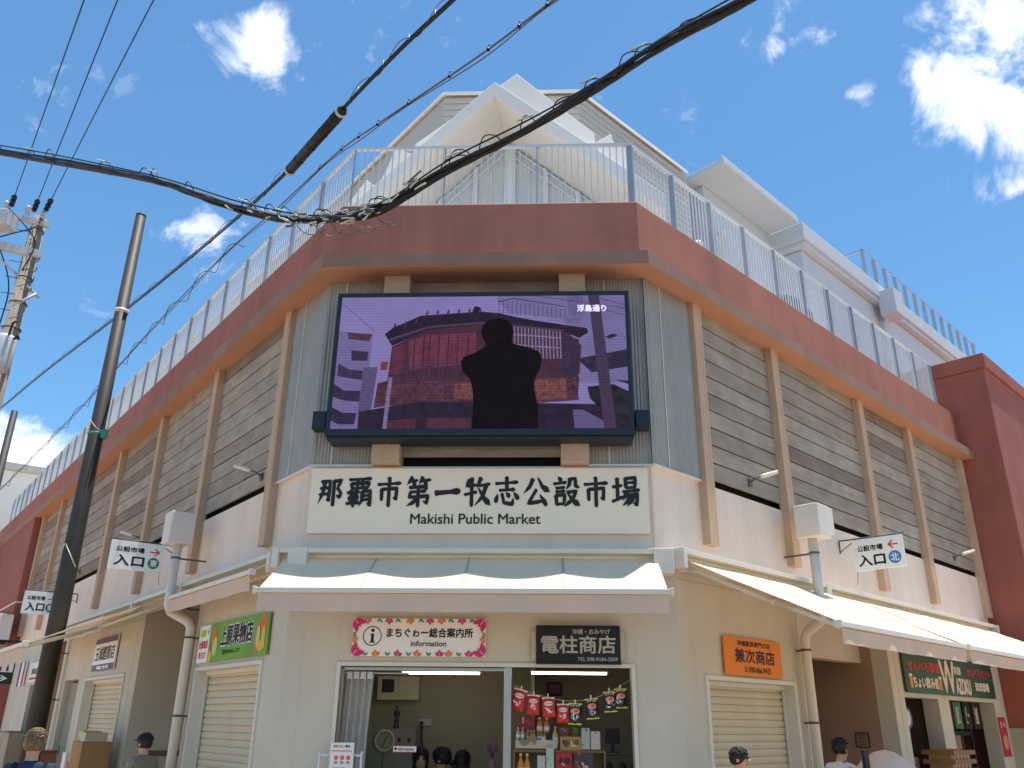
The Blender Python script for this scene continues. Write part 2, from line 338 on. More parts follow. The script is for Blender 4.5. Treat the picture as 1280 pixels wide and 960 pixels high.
def brush(mb, ch, x0, z1, w, h, y, m=0):
    """one character drawn with tapering brush strokes in the box x0..x0+w, z1-h..z1"""
    k = 0
    for st in KAISHO[ch].split(';'):
        ty = st[0]; P = [tuple(float(q) for q in p.split(',')) for p in st[1:].split()]
        S = []                                      # resampled centre line
        for i in range(len(P) - 1):
            L = math.dist(P[i], P[i + 1]); n = max(3, int(L / 6))
            for j in range(n): t = j / n; S.append((P[i][0] * (1 - t) + P[i + 1][0] * t, P[i][1] * (1 - t) + P[i + 1][1] * t))
        S.append(P[-1]); n = len(S)
        prof = {'h': [(0, 8.6), (.12, 7), (.7, 6.6), (.9, 10.4), (1, 6)], 'H': [(0, 15), (.1, 12), (.6, 10), (.88, 17), (1, 9)], 'v': [(0, 11.5), (.12, 10), (.8, 9.6), (.96, 10.5), (1, 8)],
                'p': [(0, 12), (.15, 11), (.6, 9), (1, 1.5)], 'n': [(0, 5), (.4, 9), (.78, 16), (1, 1.5)], 'd': [(0, 4), (.6, 13), (1, 9)], 'z': [(0, 9), (.2, 8), (.5, 9.5), (.85, 9.6), (1, 2.5)]}[ty]
        def wd(t):
            for (a, b), (c, d) in zip(prof, prof[1:]):
                if t <= c: return b + (d - b) * (t - a) / max(c - a, 1e-6)
            return prof[-1][1]
        L = []; Rr = []
        for i, (px, py) in enumerate(S):
            a = S[max(i - 1, 0)]; b = S[min(i + 1, n - 1)]; tx, ty2 = b[0] - a[0], b[1] - a[1]; q = math.hypot(tx, ty2) or 1
            nx, ny = -ty2 / q, tx / q; ww = wd(i / (n - 1)) * .70
            L.append((px + nx * ww, py + ny * ww)); Rr.append((px - nx * ww, py - ny * ww))
        q0 = S[0]; d0 = (S[0][0] - S[1][0], S[0][1] - S[1][1]); q = math.hypot(*d0) or 1; e0 = (q0[0] + d0[0] / q * 3 - 1, q0[1] + d0[1] / q * 3 - 1)
        q1 = S[-1]; d1 = (S[-1][0] - S[-2][0], S[-1][1] - S[-2][1]); q = math.hypot(*d1) or 1; e1 = (q1[0] + d1[0] / q * 3, q1[1] + d1[1] / q * 3 + 1)
        def W(p): return (x0 + p[0] / 100 * w, y - k * .0003, z1 - p[1] / 100 * h)
        for i in range(n - 1): mb.poly([W(L[i]), W(L[i + 1]), W(Rr[i + 1]), W(Rr[i])], m)
        mb.poly([W(e0), W(L[0]), W(Rr[0])], m); mb.poly([W(e1), W(Rr[-1]), W(L[-1])], m); k += 1
def disc(mb, x, z, r, y, m=0, n=28, rx=None):
    mb.poly([(x + (rx or r) * math.cos(2 * math.pi * i / n), y, z + r * math.sin(2 * math.pi * i / n)) for i in range(n)], m)
def ring(mb, x, z, r, t, y, m=0, n=32):
    for i in range(n):
        a, b = 2 * math.pi * i / n, 2 * math.pi * (i + 1) / n
        mb.poly([(x + r * math.cos(a), y, z + r * math.sin(a)), (x + r * math.cos(b), y, z + r * math.sin(b)), (x + (r - t) * math.cos(b), y, z + (r - t) * math.sin(b)), (x + (r - t) * math.cos(a), y, z + (r - t) * math.sin(a))], m)
def leaf(mb, x, z, ang, ln, wd, y, m=0):
    c, s = math.cos(ang), math.sin(ang); pts = []
    for t, w in ((0, 0), (.25, .38), (.5, .5), (.8, .3), (1, 0), (.8, -.3), (.5, -.5), (.25, -.38)):
        a, b = t * ln, w * wd; pts.append((x + a * c - b * s, y, z + a * s + b * c))
    mb.poly(pts, m)
def arrow(mb, x, z, w, h, y, m, right=True):
    d = 1 if right else -1; t = h * .09
    mb.poly([(x - d * w / 2, y, z - t), (x + d * w * .42, y, z - t), (x + d * w * .42, y, z + t), (x - d * w / 2, y, z + t)], m)
    for s in (1, -1):
        mb.poly([(x + d * w * .5, y - .0004 * (s + 2), z), (x + d * w * .06, y - .0004 * (s + 2), z + s * h / 2), (x - d * w * .08, y - .0004 * (s + 2), z + s * h * .42), (x + d * w * .3, y - .0004 * (s + 2), z)], m)

# ------------------------------------------------------------------ the frames of the three facades
CL = Vector((-2.32, 9.105)); CR = Vector((1.742, 8.92))
def dv(a): return Vector((math.sin(R_(a)), math.cos(R_(a))))
Fd, Ld, Rd = dv(92.6), dv(-37.75), dv(45.5)
nF = Vector((-math.cos(R_(87.4)), -math.sin(R_(87.4)))); nL = Vector((-Ld.y, Ld.x)); nR = Vector((Rd.y, -Rd.x))
class Frame:
    """local x runs to the right along the wall (seen from the street), y into the building, z up"""
    def __init__(s, o, rz, sgn): s.o = o; s.rz = rz; s.sgn = sgn
    def at(s, a, off=0, z=0):
        x = a * s.sgn; c, q = math.cos(s.rz), math.sin(s.rz); y = -off
        return (s.o.x + x * c - y * q, s.o.y + x * q + y * c, z)
FF = Frame(CL, math.atan2(Fd.y, Fd.x), 1); FR = Frame(CR, math.atan2(Rd.y, Rd.x), 1); FL = Frame(CL, math.atan2(-Ld.y, -Ld.x), -1)
def meet(P, d, Q, e):
    k = d.x * e.y - d.y * e.x; r = Q - P; t = (r.x * e.y - r.y * e.x) / k; return P + d * t
def path(oL, oF, oR, sL, sR):
    a = meet(CL + nL * oL, Ld, CL + nF * oF, Fd); b = meet(CR + nR * oR, Rd, CL + nF * oF, Fd)
    return [CL + nL * oL + Ld * sL, a, b, CR + nR * oR + Rd * sR]
def sweep(prof, sL, sR, name, m, parent, caps=True):
    mb = MB(); rings = [[(p.x, p.y, z) for p in path(a, b, c, sL, sR)] for a, b, c, z in prof]
    for u, v in zip(rings, rings[1:]):
        for i in range(3): mb.poly([u[i], u[i + 1], v[i + 1], v[i]])
    if caps:
        mb.poly([r[0] for r in rings]); mb.poly([r[3] for r in rings])
    o = mb.build(name, m, parent, normals=False); o.location = (-B0[0], -B0[1], 0); return o

# ------------------------------------------------------------------ ground
MB().poly([(-900, -900, 0), (900, -900, 0), (900, 900, 0), (-900, 900, 0)]).build('ground', M['paving']); tag(bpy.data.objects['ground'], kind='structure')
mb = MB(); mb.poly([(-26, -40, .004), (26, -40, .004), (26, 4.8, .004), (-26, 4.8, .004)])
tag(mb.build('road', M['asphalt']), kind='structure')
pv = path(2.2, 2.2, 2.2, 26, 22); pi = path(0, 0, 0, 26, 22); mb = MB()
for i in range(3): mb.add([(*pv[i], 0), (*pv[i + 1], 0), (*pi[i + 1], 0), (*pi[i], 0), (*pv[i], .12), (*pv[i + 1], .12), (*pi[i + 1], .12), (*pi[i], .12)], [(4, 5, 6, 7), (0, 1, 5, 4)])
tag(mb.build('pavement', M['paving']), kind='structure')

# ------------------------------------------------------------------ the market building
B0 = (0.0, 14.0)
B = thing('market_building', 'cream corner market hall with terracotta parapet, wooden slat bays and white folded roof', 'market building', (B0[0], B0[1], 0))
def bpart(mb, name, m, fr, parent=None, bev=0.0, normals=True):
    o = mb.build(name, m, parent or B, bev=bev, normals=normals)
    if parent is None:
        o.location = (fr.o.x - B0[0], fr.o.y - B0[1], 0); o.rotation_euler = (0, 0, fr.rz)
    return o
def wall(mb, x0, x1, z0, z1, y0, y1, holes=(), m=0):
    xs = sorted({x0, x1} | {h[0] for h in holes} | {h[1] for h in holes}); zs = sorted({z0, z1} | {h[2] for h in holes} | {h[3] for h in holes})
    xs = [x for x in xs if x0 <= x <= x1]; zs = [z for z in zs if z0 <= z <= z1]
    solid = lambda i, k: 0 <= i < len(xs) - 1 and 0 <= k < len(zs) - 1 and not any(h[0] <= (xs[i] + xs[i + 1]) / 2 <= h[1] and h[2] <= (zs[k] + zs[k + 1]) / 2 <= h[3] for h in holes)
    for i in range(len(xs) - 1):
        for k in range(len(zs) - 1):
            if not solid(i, k): continue
            a, b, c, d = xs[i], xs[i + 1], zs[k], zs[k + 1]
            mb.poly([(a, y0, c), (b, y0, c), (b, y0, d), (a, y0, d)], m); mb.poly([(b, y1, c), (a, y1, c), (a, y1, d), (b, y1, d)], m)
            if not solid(i - 1, k): mb.poly([(a, y1, c), (a, y0, c), (a, y0, d), (a, y1, d)], m)
            if not solid(i + 1, k): mb.poly([(b, y0, c), (b, y1, c), (b, y1, d), (b, y0, d)], m)
            if not solid(i, k - 1): mb.poly([(a, y0, c), (a, y1, c), (b, y1, c), (b, y0, c)], m)
            if not solid(i, k + 1): mb.poly([(a, y0, d), (b, y0, d), (b, y1, d), (a, y1, d)], m)
# lower walls (ground floor); on the left frame x = -s
T = .24
mb = MB(); wall(mb, -16.1, -5.3, 0, 3.2, 0, T, [(-8.4, -5.9, 0, 2.25), (-10.05, -8.95, 0, 2.25), (-13.5, -11.7, 0, 2.25)])
bpart(mb, 'lower_wall', M['cream'], FL, normals=False); mb = MB(); wall(mb, -2.85, 0, 0, 3.2, 0, T, [(-2.65, -.52, 0, 2.2)])
bpart(mb, 'lower_wall', M['cream'], FL, normals=False)
mb = MB(); wall(mb, 0, 2.75, 0, 3.2, 0, T, [(.4, 2.3, 0, 2.08)]); bpart(mb, 'lower_wall', M['cream'], FR, normals=False); mb = MB(); mb.box(2.75, 3.2, .9, 1.1, 0, 3.2); mb.box(2.75, 5.1, .4, .6, 2.45, 3.2); bpart(mb, 'passage_beam', M['cream'], FR); mb = MB(); wall(mb, 5.1, 9.8, 0, 3.2, 0, T, [(5.48, 6.74, 0, 2.0), (7.17, 9.25, 0, 2.0)])
bpart(mb, 'lower_wall', M['cream'], FR, normals=False)
mb = MB(); wall(mb, 0.0, 4.066, 0, 3.25, 0, .16, [(.6, 3.56, .8, 2.12)])
for x in (.19, .56, 3.62): mb.box(x - .004, x + .004, -.002, .01, 2.2 if x > .5 and x < 3.6 else 0, 3.2)
bpart(mb, 'lower_wall', M['cream'], FF, normals=False)
mb = MB()
for x in (-15.2, -14.6, -10.9, -5.6): mb.box(x - .004, x + .004, -.002, .01, 0, 3.2)
for z in (3.02,): mb.box(-10.2, -5.3, -.002, .01, z - .004, z + .004); mb.box(-2.85, -.02, -.002, .01, z - .004, z + .004)
bpart(mb, 'wall_joint', M['joint'], FL)
mb = MB()
for x in (2.5, 5.3, 7.0): mb.box(x - .004, x + .004, -.002, .01, 0 if x < 6 else 2.0, 3.2)
mb.box(.02, 2.75, -.002, .01, 3.016, 3.024)
bpart(mb, 'wall_joint', M['joint'], FR)
# upper white band
mb = MB(); wall(mb, -16.1, .28, 3.2, 4.17, -.002, T); bpart(mb, 'upper_wall', M['white_wall'], FL, normals=False)
mb = MB(); wall(mb, -.34, 9.8, 3.2, 4.17, -.002, T); bpart(mb, 'upper_wall', M['white_wall'], FR, normals=False)
mb = MB(); wall(mb, .125, 3.853, 3.2, 4.17, -.235, -.03); bpart(mb, 'upper_wall', M['white_wall'], FF, normals=False)
# passages, party walls and rooms behind the ground floor
mb = MB(); mb.box(-5.5, -5.3, T, 6, 0, 3.2); mb.box(-2.85, -2.65, T, 6, 0, 3.2); mb.box(-5.5, -2.65, 6, 6.2, 0, 3.2); bpart(mb, 'passage_wall', M['cream'], FL)
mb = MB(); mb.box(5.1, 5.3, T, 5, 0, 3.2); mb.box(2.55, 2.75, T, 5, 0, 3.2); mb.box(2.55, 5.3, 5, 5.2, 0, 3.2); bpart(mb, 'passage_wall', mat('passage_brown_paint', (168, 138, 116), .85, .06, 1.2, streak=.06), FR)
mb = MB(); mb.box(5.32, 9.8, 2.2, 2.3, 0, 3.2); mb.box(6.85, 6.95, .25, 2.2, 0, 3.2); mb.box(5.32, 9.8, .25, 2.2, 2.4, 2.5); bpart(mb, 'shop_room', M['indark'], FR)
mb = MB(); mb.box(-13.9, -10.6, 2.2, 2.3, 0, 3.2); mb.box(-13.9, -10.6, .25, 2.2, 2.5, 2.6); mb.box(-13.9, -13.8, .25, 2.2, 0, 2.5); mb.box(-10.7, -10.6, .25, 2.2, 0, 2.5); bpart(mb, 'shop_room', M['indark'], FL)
mb = MB(); mb.box(.1, 4.0, 2.6, 2.7, 0, 2.4); mb.box(.28, .36, .17, 2.6, 0, 2.35); mb.box(3.9, 3.98, .17, 2.6, 0, 2.35); mb.box(.1, 4.0, .17, 2.7, 2.3, 2.4); mb.box(2.52, 2.56, 1.5, 2.6, 0, 2.3)
bpart(mb, 'information_room', M['inwall'], FF)
# upper floor and roof deck, with unseen solid cores added against light leaks
def wpoly(oL, oF, oR, sL, sR):
    p = path(oL, oF, oR, sL, sR); far = p[0] + (p[3] - p[2]); return [(q.x - B0[0], q.y - B0[1]) for q in (p[0], p[1], p[2], p[3])] + [(far.x - B0[0], far.y - B0[1])]
o = MB().slab(wpoly(-.3, -.1, -.3, 26, 20), 3.22, 3.5).build('upper_floor', M['cream'], B)
o = MB().slab(wpoly(-.35, -.25, -.35, 26, 20), 3.6, 7.1).build('dark_light_stop', M['dark'], B)
o = MB().slab(wpoly(-.02, .15, -.02, 26, 20), 7.12, 7.36).build('roof_deck', mat('roof_deck_coating', (216, 213, 206), .85), B)
o = MB().slab(wpoly(-6.4, -2.95, -6.4, 26, 20), 0, 3.2).build('inner_light_stop', M['cream'], B)
# pilasters
def pil(mb, x, w=.175):
    mb.box(x - w / 2, x + w / 2, -.105, .02, 3.45, 6.46); mb.box(x + w * .2, x + w * .28, -.108, -.104, 4.3, 6.44)
for s in (.76, 3.31, 5.95, 8.57, 11.15, 13.75, 15.95):
    mb = MB(); pil(mb, -s); bpart(mb, 'pilaster', M['tan'], FL, bev=.012)
for s in (.65, 2.54, 5.25, 7.2, 9.7):
    mb = MB(); pil(mb, s); bpart(mb, 'pilaster', M['tan'], FR, bev=.012)
for s in (.985, 3.02):
    mb = MB(); mb.box(s - .15, s + .15, -.40, -.1, 4.172, 6.46); mb.box(s - .035, s + .045, -.407, -.398, 4.34, 4.5); bpart(mb, 'pilaster', M['tan'], FF, bev=.01)
# slat bays
def slats(x0, x1, fr, y=-.01, z0=4.25, z1=6.47, n=10):
    mb = MB(); h = (z1 - z0) / n
    for k in range(n):
        j = random.uniform(-.004, .004); mb.box(x0, x1, y + j, y + .035 + j, z0 + k * h + .009, z0 + (k + 1) * h - .009, random.choice((0, 0, 2, 2, 3)))
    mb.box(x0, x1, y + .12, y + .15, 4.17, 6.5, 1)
    bpart(mb, 'slat_panel', [M['wood'], M['dark'], M['wood_pale'], M['wood_dark']], fr, bev=.005)
ps = [.76, 3.31, 5.95, 8.57, 11.15, 13.75, 15.95]
for a, b in zip(ps, ps[1:]): slats(-b + .09, -a - .09, FL)
ps = [.65, 2.54, 5.25, 7.2, 9.7]
for a, b in zip(ps, ps[1:]): slats(a + .09, b - .09, FR)
slats(1.135, 2.87, FF, y=-.2, z0=4.28)
# corrugated cladding
def corrug(x0, x1, y, fr, pitch=.037, amp=.007, z0=4.19, z1=6.47):
    mb = MB(); n = int((x1 - x0) / pitch * 6); vs = []; fs = []
    for i in range(n + 1):
        x = x0 + (x1 - x0) * i / n; yy = y - amp * math.sin(2 * math.pi * (x - x0) / pitch)
        vs += [(x, yy, z0), (x, yy, z1)]
    for i in range(n): fs.append((2 * i, 2 * i + 2, 2 * i + 3, 2 * i + 1))
    mb.add(vs, fs, 0, True)
    for k in (z0 + .03,): mb.box(x0, x1, y - .02, y + .03, 4.165, 4.19, 1)
    for x in (x0 + .33 * (x1 - x0), ): mb.box(x - .006, x + .006, y - .013, y, 4.2, 6.46, 1)
    bpart(mb, 'corrugated_cladding', [M['corr'], M['alu']], fr, normals=False)
corrug(.13, .835, -.235, FF); corrug(3.17, 3.85, -.235, FF); corrug(-.67, .28, -.03, FL); corrug(-.345, .56, -.03, FR)
mb = MB(); mb.box(-.012, .012, -.012, .012, 4.19, 6.46)
for p in (path(.03, .235, .03, 1, 1)[1], path(.03, .235, .03, 1, 1)[2]):
    o = mb.build('corner_trim', M['corr'], B); o.location = (p.x - B0[0], p.y - B0[1], 0)
# cornice and parapet
sweep([(-.2, .0, -.2, 6.46), (.3, .64, .3, 6.43)], 24.2, 9.9, 'soffit', M['soffit'], B, False)
sweep([(.3, .64, .3, 6.43), (.3, .64, .3, 6.60), (.09, .43, .11, 6.66)], 24.2, 9.9, 'cornice', M['lip'], B, False)
sweep([(.085, .425, .105, 6.66), (.07, .41, .09, 7.40), (.06, .40, .08, 7.415), (-.28, .06, -.26, 7.415), (-.28, .06, -.26, 7.3)], 24.2, 9.82, 'parapet', M['red'], B)
# railing with flat posts
rail_mb = MB(); rail = None
P3 = path(-.14, .09, -.14, 24, 9.62); posts = []
for i, (a, b) in enumerate(zip(P3, P3[1:])):
    d = b - a; L = d.length; d = d / L; ang = math.atan2(d.y, d.x); nb = int(L / .082)
    for z, h, w in ((8.47, .035, .022), (7.52, .03, .015)):
        c0, s0 = d * 0, Vector((-d.y, d.x)) * w
        pts = [a - s0, b - s0, b + s0, a + s0]; rail_mb.slab([(q.x, q.y) for q in pts], z, z + h)
    for k in range(1, nb):
        q = a + d * (L * k / nb); c = Vector((-d.y, d.x)) * .007; e = d * .007
        rail_mb.slab([(w.x, w.y) for w in (q - c - e, q - c + e, q + c + e, q + c - e)], 7.54, 8.48)
    np_ = max(1, round(L / (.9 if i != 1 else 1.25)))
    for k in range(np_ + (1 if i == 2 else 0)):
        posts.append((a + d * (L * k / np_), ang, i))
rail_mb.v = [(x - B0[0], y - B0[1], z) for x, y, z in rail_mb.v]
rail = rail_mb.build('railing', M['galv'], B)
pm = MB(); pm.box(-.007, .007, -.042, .042, 7.36, 8.47); pw = None
for q, ang, i in posts:
    if pw is None: o = pw = pm.build('railing_post', M['galv_post'], rail)
    else: o = pw.copy(); COL.objects.link(o); o.parent = rail
    o.location = (q.x - B0[0], q.y - B0[1], 0); o.rotation_euler = (0, 0, ang)
    if i == 1: o.scale = (1, .45, 1)
# shutters and frames
def shutter(x0, x1, z1, fr, y=.16):
    mb = MB(); n = int(z1 / .075)
    for k in range(n):
        z = z1 * k / n; h = z1 / n
        mb.add([(x0, y, z), (x1, y, z), (x1, y - .016, z + h * .45), (x0, y - .016, z + h * .45), (x1, y, z + h * .92), (x0, y, z + h * .92), (x1, y + .01, z + h), (x0, y + .01, z + h)], [(0, 1, 2, 3), (3, 2, 4, 5), (5, 4, 6, 7)])
    sh = bpart(mb, 'shutter', M['shutter'], fr, normals=False)
    mb = MB(); t = .045
    mb.box(x0 - t, x0, -.025, y + .02, 0, z1 + t); mb.box(x1, x1 + t, -.025, y + .02, 0, z1 + t); mb.box(x0, x1, -.025, y - .02, z1, z1 + t)
    mb.box(x0, x0 + .03, y - .05, y - .02, 0, z1); mb.box(x1 - .03, x1, y - .05, y - .02, 0, z1); mb.box(x0, x1, y - .06, y - .02, z1 - .05, z1)
    bpart(mb, 'shutter_frame', M['shutter_frame'], fr, bev=.004)
shutter(-2.605, -.565, 2.155, FL); shutter(.445, 2.255, 2.035, FR); shutter(-8.355, -5.945, 2.2, FL)
mb = MB(); mb.box(-10.0, -9.0, .1, .14, 0, 2.2); mb.box(-9.98, -9.9, .07, .1, .95, 1.1); bpart(mb, 'door', mat('grey_green_door', (150, 142, 118), .6), FL)
mb = MB(); t = .04
mb.box(.6 - t, .6, -.02, .17, .8, 2.16); mb.box(3.56, 3.56 + t, -.02, .17, .8, 2.16); mb.box(.6, 3.56, -.02, .17, 2.12, 2.16); mb.box(.56, 3.6, -.2, .3, .77, .8)
bpart(mb, 'counter_window_frame', M['shutter_frame'], FF, bev=.004)
mb = MB(); mb.box(2.275, 2.35, .0, .1, .8, 2.12); mb.box(2.295, 2.33, -.008, 0, .8, 2.12); mb.box(.6, 2.275, .08, .1, 2.085, 2.12); bpart(mb, 'window_mullion', M['steel'], FF, bev=.006)
mb = MB(); mb.box(.6, 3.56, .25, .26, 0, .79); bpart(mb, 'counter_front', M['cream'], FF)
# stair tower on the right, terracotta block on the far left
mb = MB(); mb.box(9.82, 22, -.80, 3.5, 0, 8.2); bpart(mb, 'stair_tower', M['red_dark'], FR, bev=.02)
mb = MB(); mb.box(9.76, 22.06, -.86, 3.56, 8.2, 8.5); mb.box(9.80, 22, -.82, 3.52, 8.08, 8.2); bpart(mb, 'tower_cap', M['red_dark'], FR, bev=.02)
mb = MB(); mb.box(9.79, 9.81, -.79, .0, 0, 1.6); mb.box(9.785, 9.8, -.7, -.05, 1.44, 1.455); bpart(mb, 'tower_wainscot', mat('pale_green_grey_panel', (176, 172, 150), .7), FR)
mb = MB(); mb.box(-26, -16.12, -.27, 2.5, 0, 6.44); bpart(mb, 'end_block', M['red_dark'], FL, bev=.015)
mb = MB(); mb.box(-26, -16.11, -.28, 2.5, 4.26, 4.3); bpart(mb, 'reveal_strip', M['alu'], FL)
# ---- folded white roof and rooftop storeys
GO = Vector(FF.at(2.19, -2.0)[:2]); GZ = R_(-10)
class _G: pass
FG = _G(); FG.o = GO; FG.rz = GZ
sl = .94; ax = -.1; az = 10.28; t = .27
def chev(xa, xb, za, thick): return [(xa, za - sl * (ax - xa)), (ax, za), (xb, za - sl * (xb - ax)), (xb, za - sl * (xb - ax) + thick), (ax, za + thick), (xa, za - sl * (ax - xa) + thick)]
mb = MB(); pr = chev(-2.3, 2.3, az, t)
for side in ((0, 1, 4, 5), (1, 2, 3, 4)): mb.prism([pr[i] for i in side], -1.0, 1.4)
bpart(mb, 'front_gable_roof', M['roofwhite'], FG, bev=.01)
mb = MB(); mb.prism([(-2.3, 7.3), (2.3, 7.3), (2.3, az - sl * 2.4), (ax, az), (-2.3, az - sl * 2.2)], .12, .2); bpart(mb, 'gable_wall', M['roofwhite'], FG)
mb = MB(); gm = []
def topz(x): return az - sl * abs(x - ax) - .06
for xa, xb in ((-1.62, -1.17), (-1.10, -.62), (-.55, -.1), (.04, .5), (.57, 1.0), (1.07, 1.6)):
    pts = [(xa, 7.5), (xb, 7.5), (xb, topz(xb)), (xa, topz(xa))]
    if xa < ax < xb: pts.insert(3, (ax, topz(ax)))
    mb.prism(pts, .07, .1)
bpart(mb, 'gable_window', M['glass_curtain'], FG)
mb = MB()
for x, w in ((-1.66, .06), (-1.135, .07), (-.585, .07), (-.03, .17), (.535, .07), (1.035, .07), (1.64, .06)):
    mb.prism([(x - w / 2, 7.4), (x + w / 2, 7.4), (x + w / 2, topz(x + w / 2)), (x - w / 2, topz(x - w / 2))], .0, .08)
for xa, xb in ((-1.7, ax), (ax, 1.7)):
    for dz in (0, -.16): mb.prism([(xa, topz(xa) + dz - .035), (xb, topz(xb) + dz - .035), (xb, topz(xb) + dz), (xa, topz(xa) + dz)], .03 + .001 * (dz < 0), .075)
for x in (-1.4, -.86, -.33, .27, .78, 1.32): mb.box(x - .007, x + .007, .045, .07, 7.5, topz(x) - .03)
bpart(mb, 'window_mullion', M['winframe'], FG)
mb = MB(); mb.prism([(.575, 10.43), (2.24, 11.856), (3.525, 10.575), (3.52, 10.3), (3.3, 10.1), (3.0, 9.0), (.9, 9.0), (.6, 10.15)], 2.3, 3.1); bpart(mb, 'rear_gable_roof', M['roofwhite'], FF, bev=.01)
mb = MB(); mb.prism([(3.36, 10.2), (3.78, 10.49), (3.83, 10.3), (3.91, 10.23), (4.02, 10.28), (4.02, 9.7), (4.4, 9.3), (4.9, 7.4), (3.3, 7.4)], 2.2, 3.2); bpart(mb, 'side_roof_fold', M['roofwhite'], FF, bev=.01)
mb = MB(); mb.prism([(-.9, 7.4), (-.49, 9.08), (-.16, 9.67), (.02, 9.52), (.15, 9.85), (.27, 10.27), (.61, 10.13), (.9, 9.8), (.9, 7.4)], 2.2, 3.2); bpart(mb, 'side_roof_fold', M['roofwhite'], FF, bev=.01)
# plant screen (grooved cladding on its chamfer and sides)
p = path(-2.65, -3.0, -2.6, 20, 5.0)
mb = MB(); far = p[0] + (p[3] - p[2]); mb.slab([(q.x - B0[0], q.y - B0[1]) for q in (p[0], p[1], p[2], p[3], far)], 7.3, 11.98); mb.build('plant_screen', M['louvre'], B)
sm = MB()
for k in range(22):
    z = 9.0 + k * .135
    r = [[(q.x - B0[0], q.y - B0[1], zz) for q in path(a, b, c, 20, 5.0)] for a, b, c, zz in ((-2.64, -2.99, -2.59, z), (-2.628, -2.978, -2.578, z + .012), (-2.628, -2.978, -2.578, z + .105), (-2.64, -2.99, -2.59, z + .125))]
    for u, v in zip(r, r[1:]):
        for i in (1, 2): sm.poly([u[i], u[i + 1], v[i + 1], v[i]])
sm.build('screen_cladding', M['louvre'], B, normals=False)
mb = MB(); q = [[(w.x - B0[0], w.y - B0[1], z) for w in path(-2.58, -2.93, -2.53, 20, 5.0)] for z in (11.97, 12.05)]
for i in range(3): mb.poly([q[0][i], q[0][i + 1], q[1][i + 1], q[1][i]])
mb.poly(q[1]); mb.build('screen_coping', M['roofwhite'], B, normals=False)
# canopy roof and upper storey above the right facade
mb = MB(); mb.box(5.2, 8.25, 1.82, 6, 12.0, 12.12); mb.box(5.2, 8.25, 1.84, 1.9, 12.12, 12.2); bpart(mb, 'canopy_roof', M['roofcool'], FR, bev=.01)
mb = MB(); mb.box(5.55, 20, 2.55, 8, 7.3, 11.99); mb.box(8.5, 20, 1.96, 2.56, 7.3, 11.46); bpart(mb, 'upper_storey_wall', M['roofcool'], FR)
mb = MB(); mb.box(8.35, 20, 1.80, 2.6, 11.48, 11.6); mb.box(8.25, 20, 1.74, 2.55, 11.6, 12.0); bpart(mb, 'upper_storey_cornice', M['roofcool'], FR, bev=.015)
mb = MB()
for k in range(13): mb.box(11.75 + k * .66, 11.79 + k * .66, 1.80, 1.89, 11.99, 12.8)
mb.box(11.75, 20, 1.82, 1.86, 12.8, 12.84); mb.box(11.75, 11.79, 1.82, 3.2, 12.8, 12.84); mb.box(11.75, 11.79, 3.1, 3.2, 11.99, 12.8); bpart(mb, 'roof_guard_rail', M['galv_post'], FR)
mb = MB(); mb.box(12.2, 12.75, 1.40, 1.8, 11.1, 11.78); mb.box(12.78, 13.0, 1.5, 1.8, 11.2, 11.72); mb.tube([(12.5, 1.8, 11.12), (12.5, 1.86, 10.9), (12.5, 1.88, 7.5)], .06, 8)
bpart(mb, 'rain_hopper', M['roofcool'], FR, bev=.01)
mb = MB(); mb.tube([(5.9, 2.4, 8.6), (5.9, 2.4, 10.9), (5.9, 2.5, 10.98)], .05, 8); mb.lathe([(.07, 10.9), (.08, 10.95), (.05, 11.02)], (5.9, 2.4, 0), 10); bpart(mb, 'vent_pipe', M['alu'], FR)

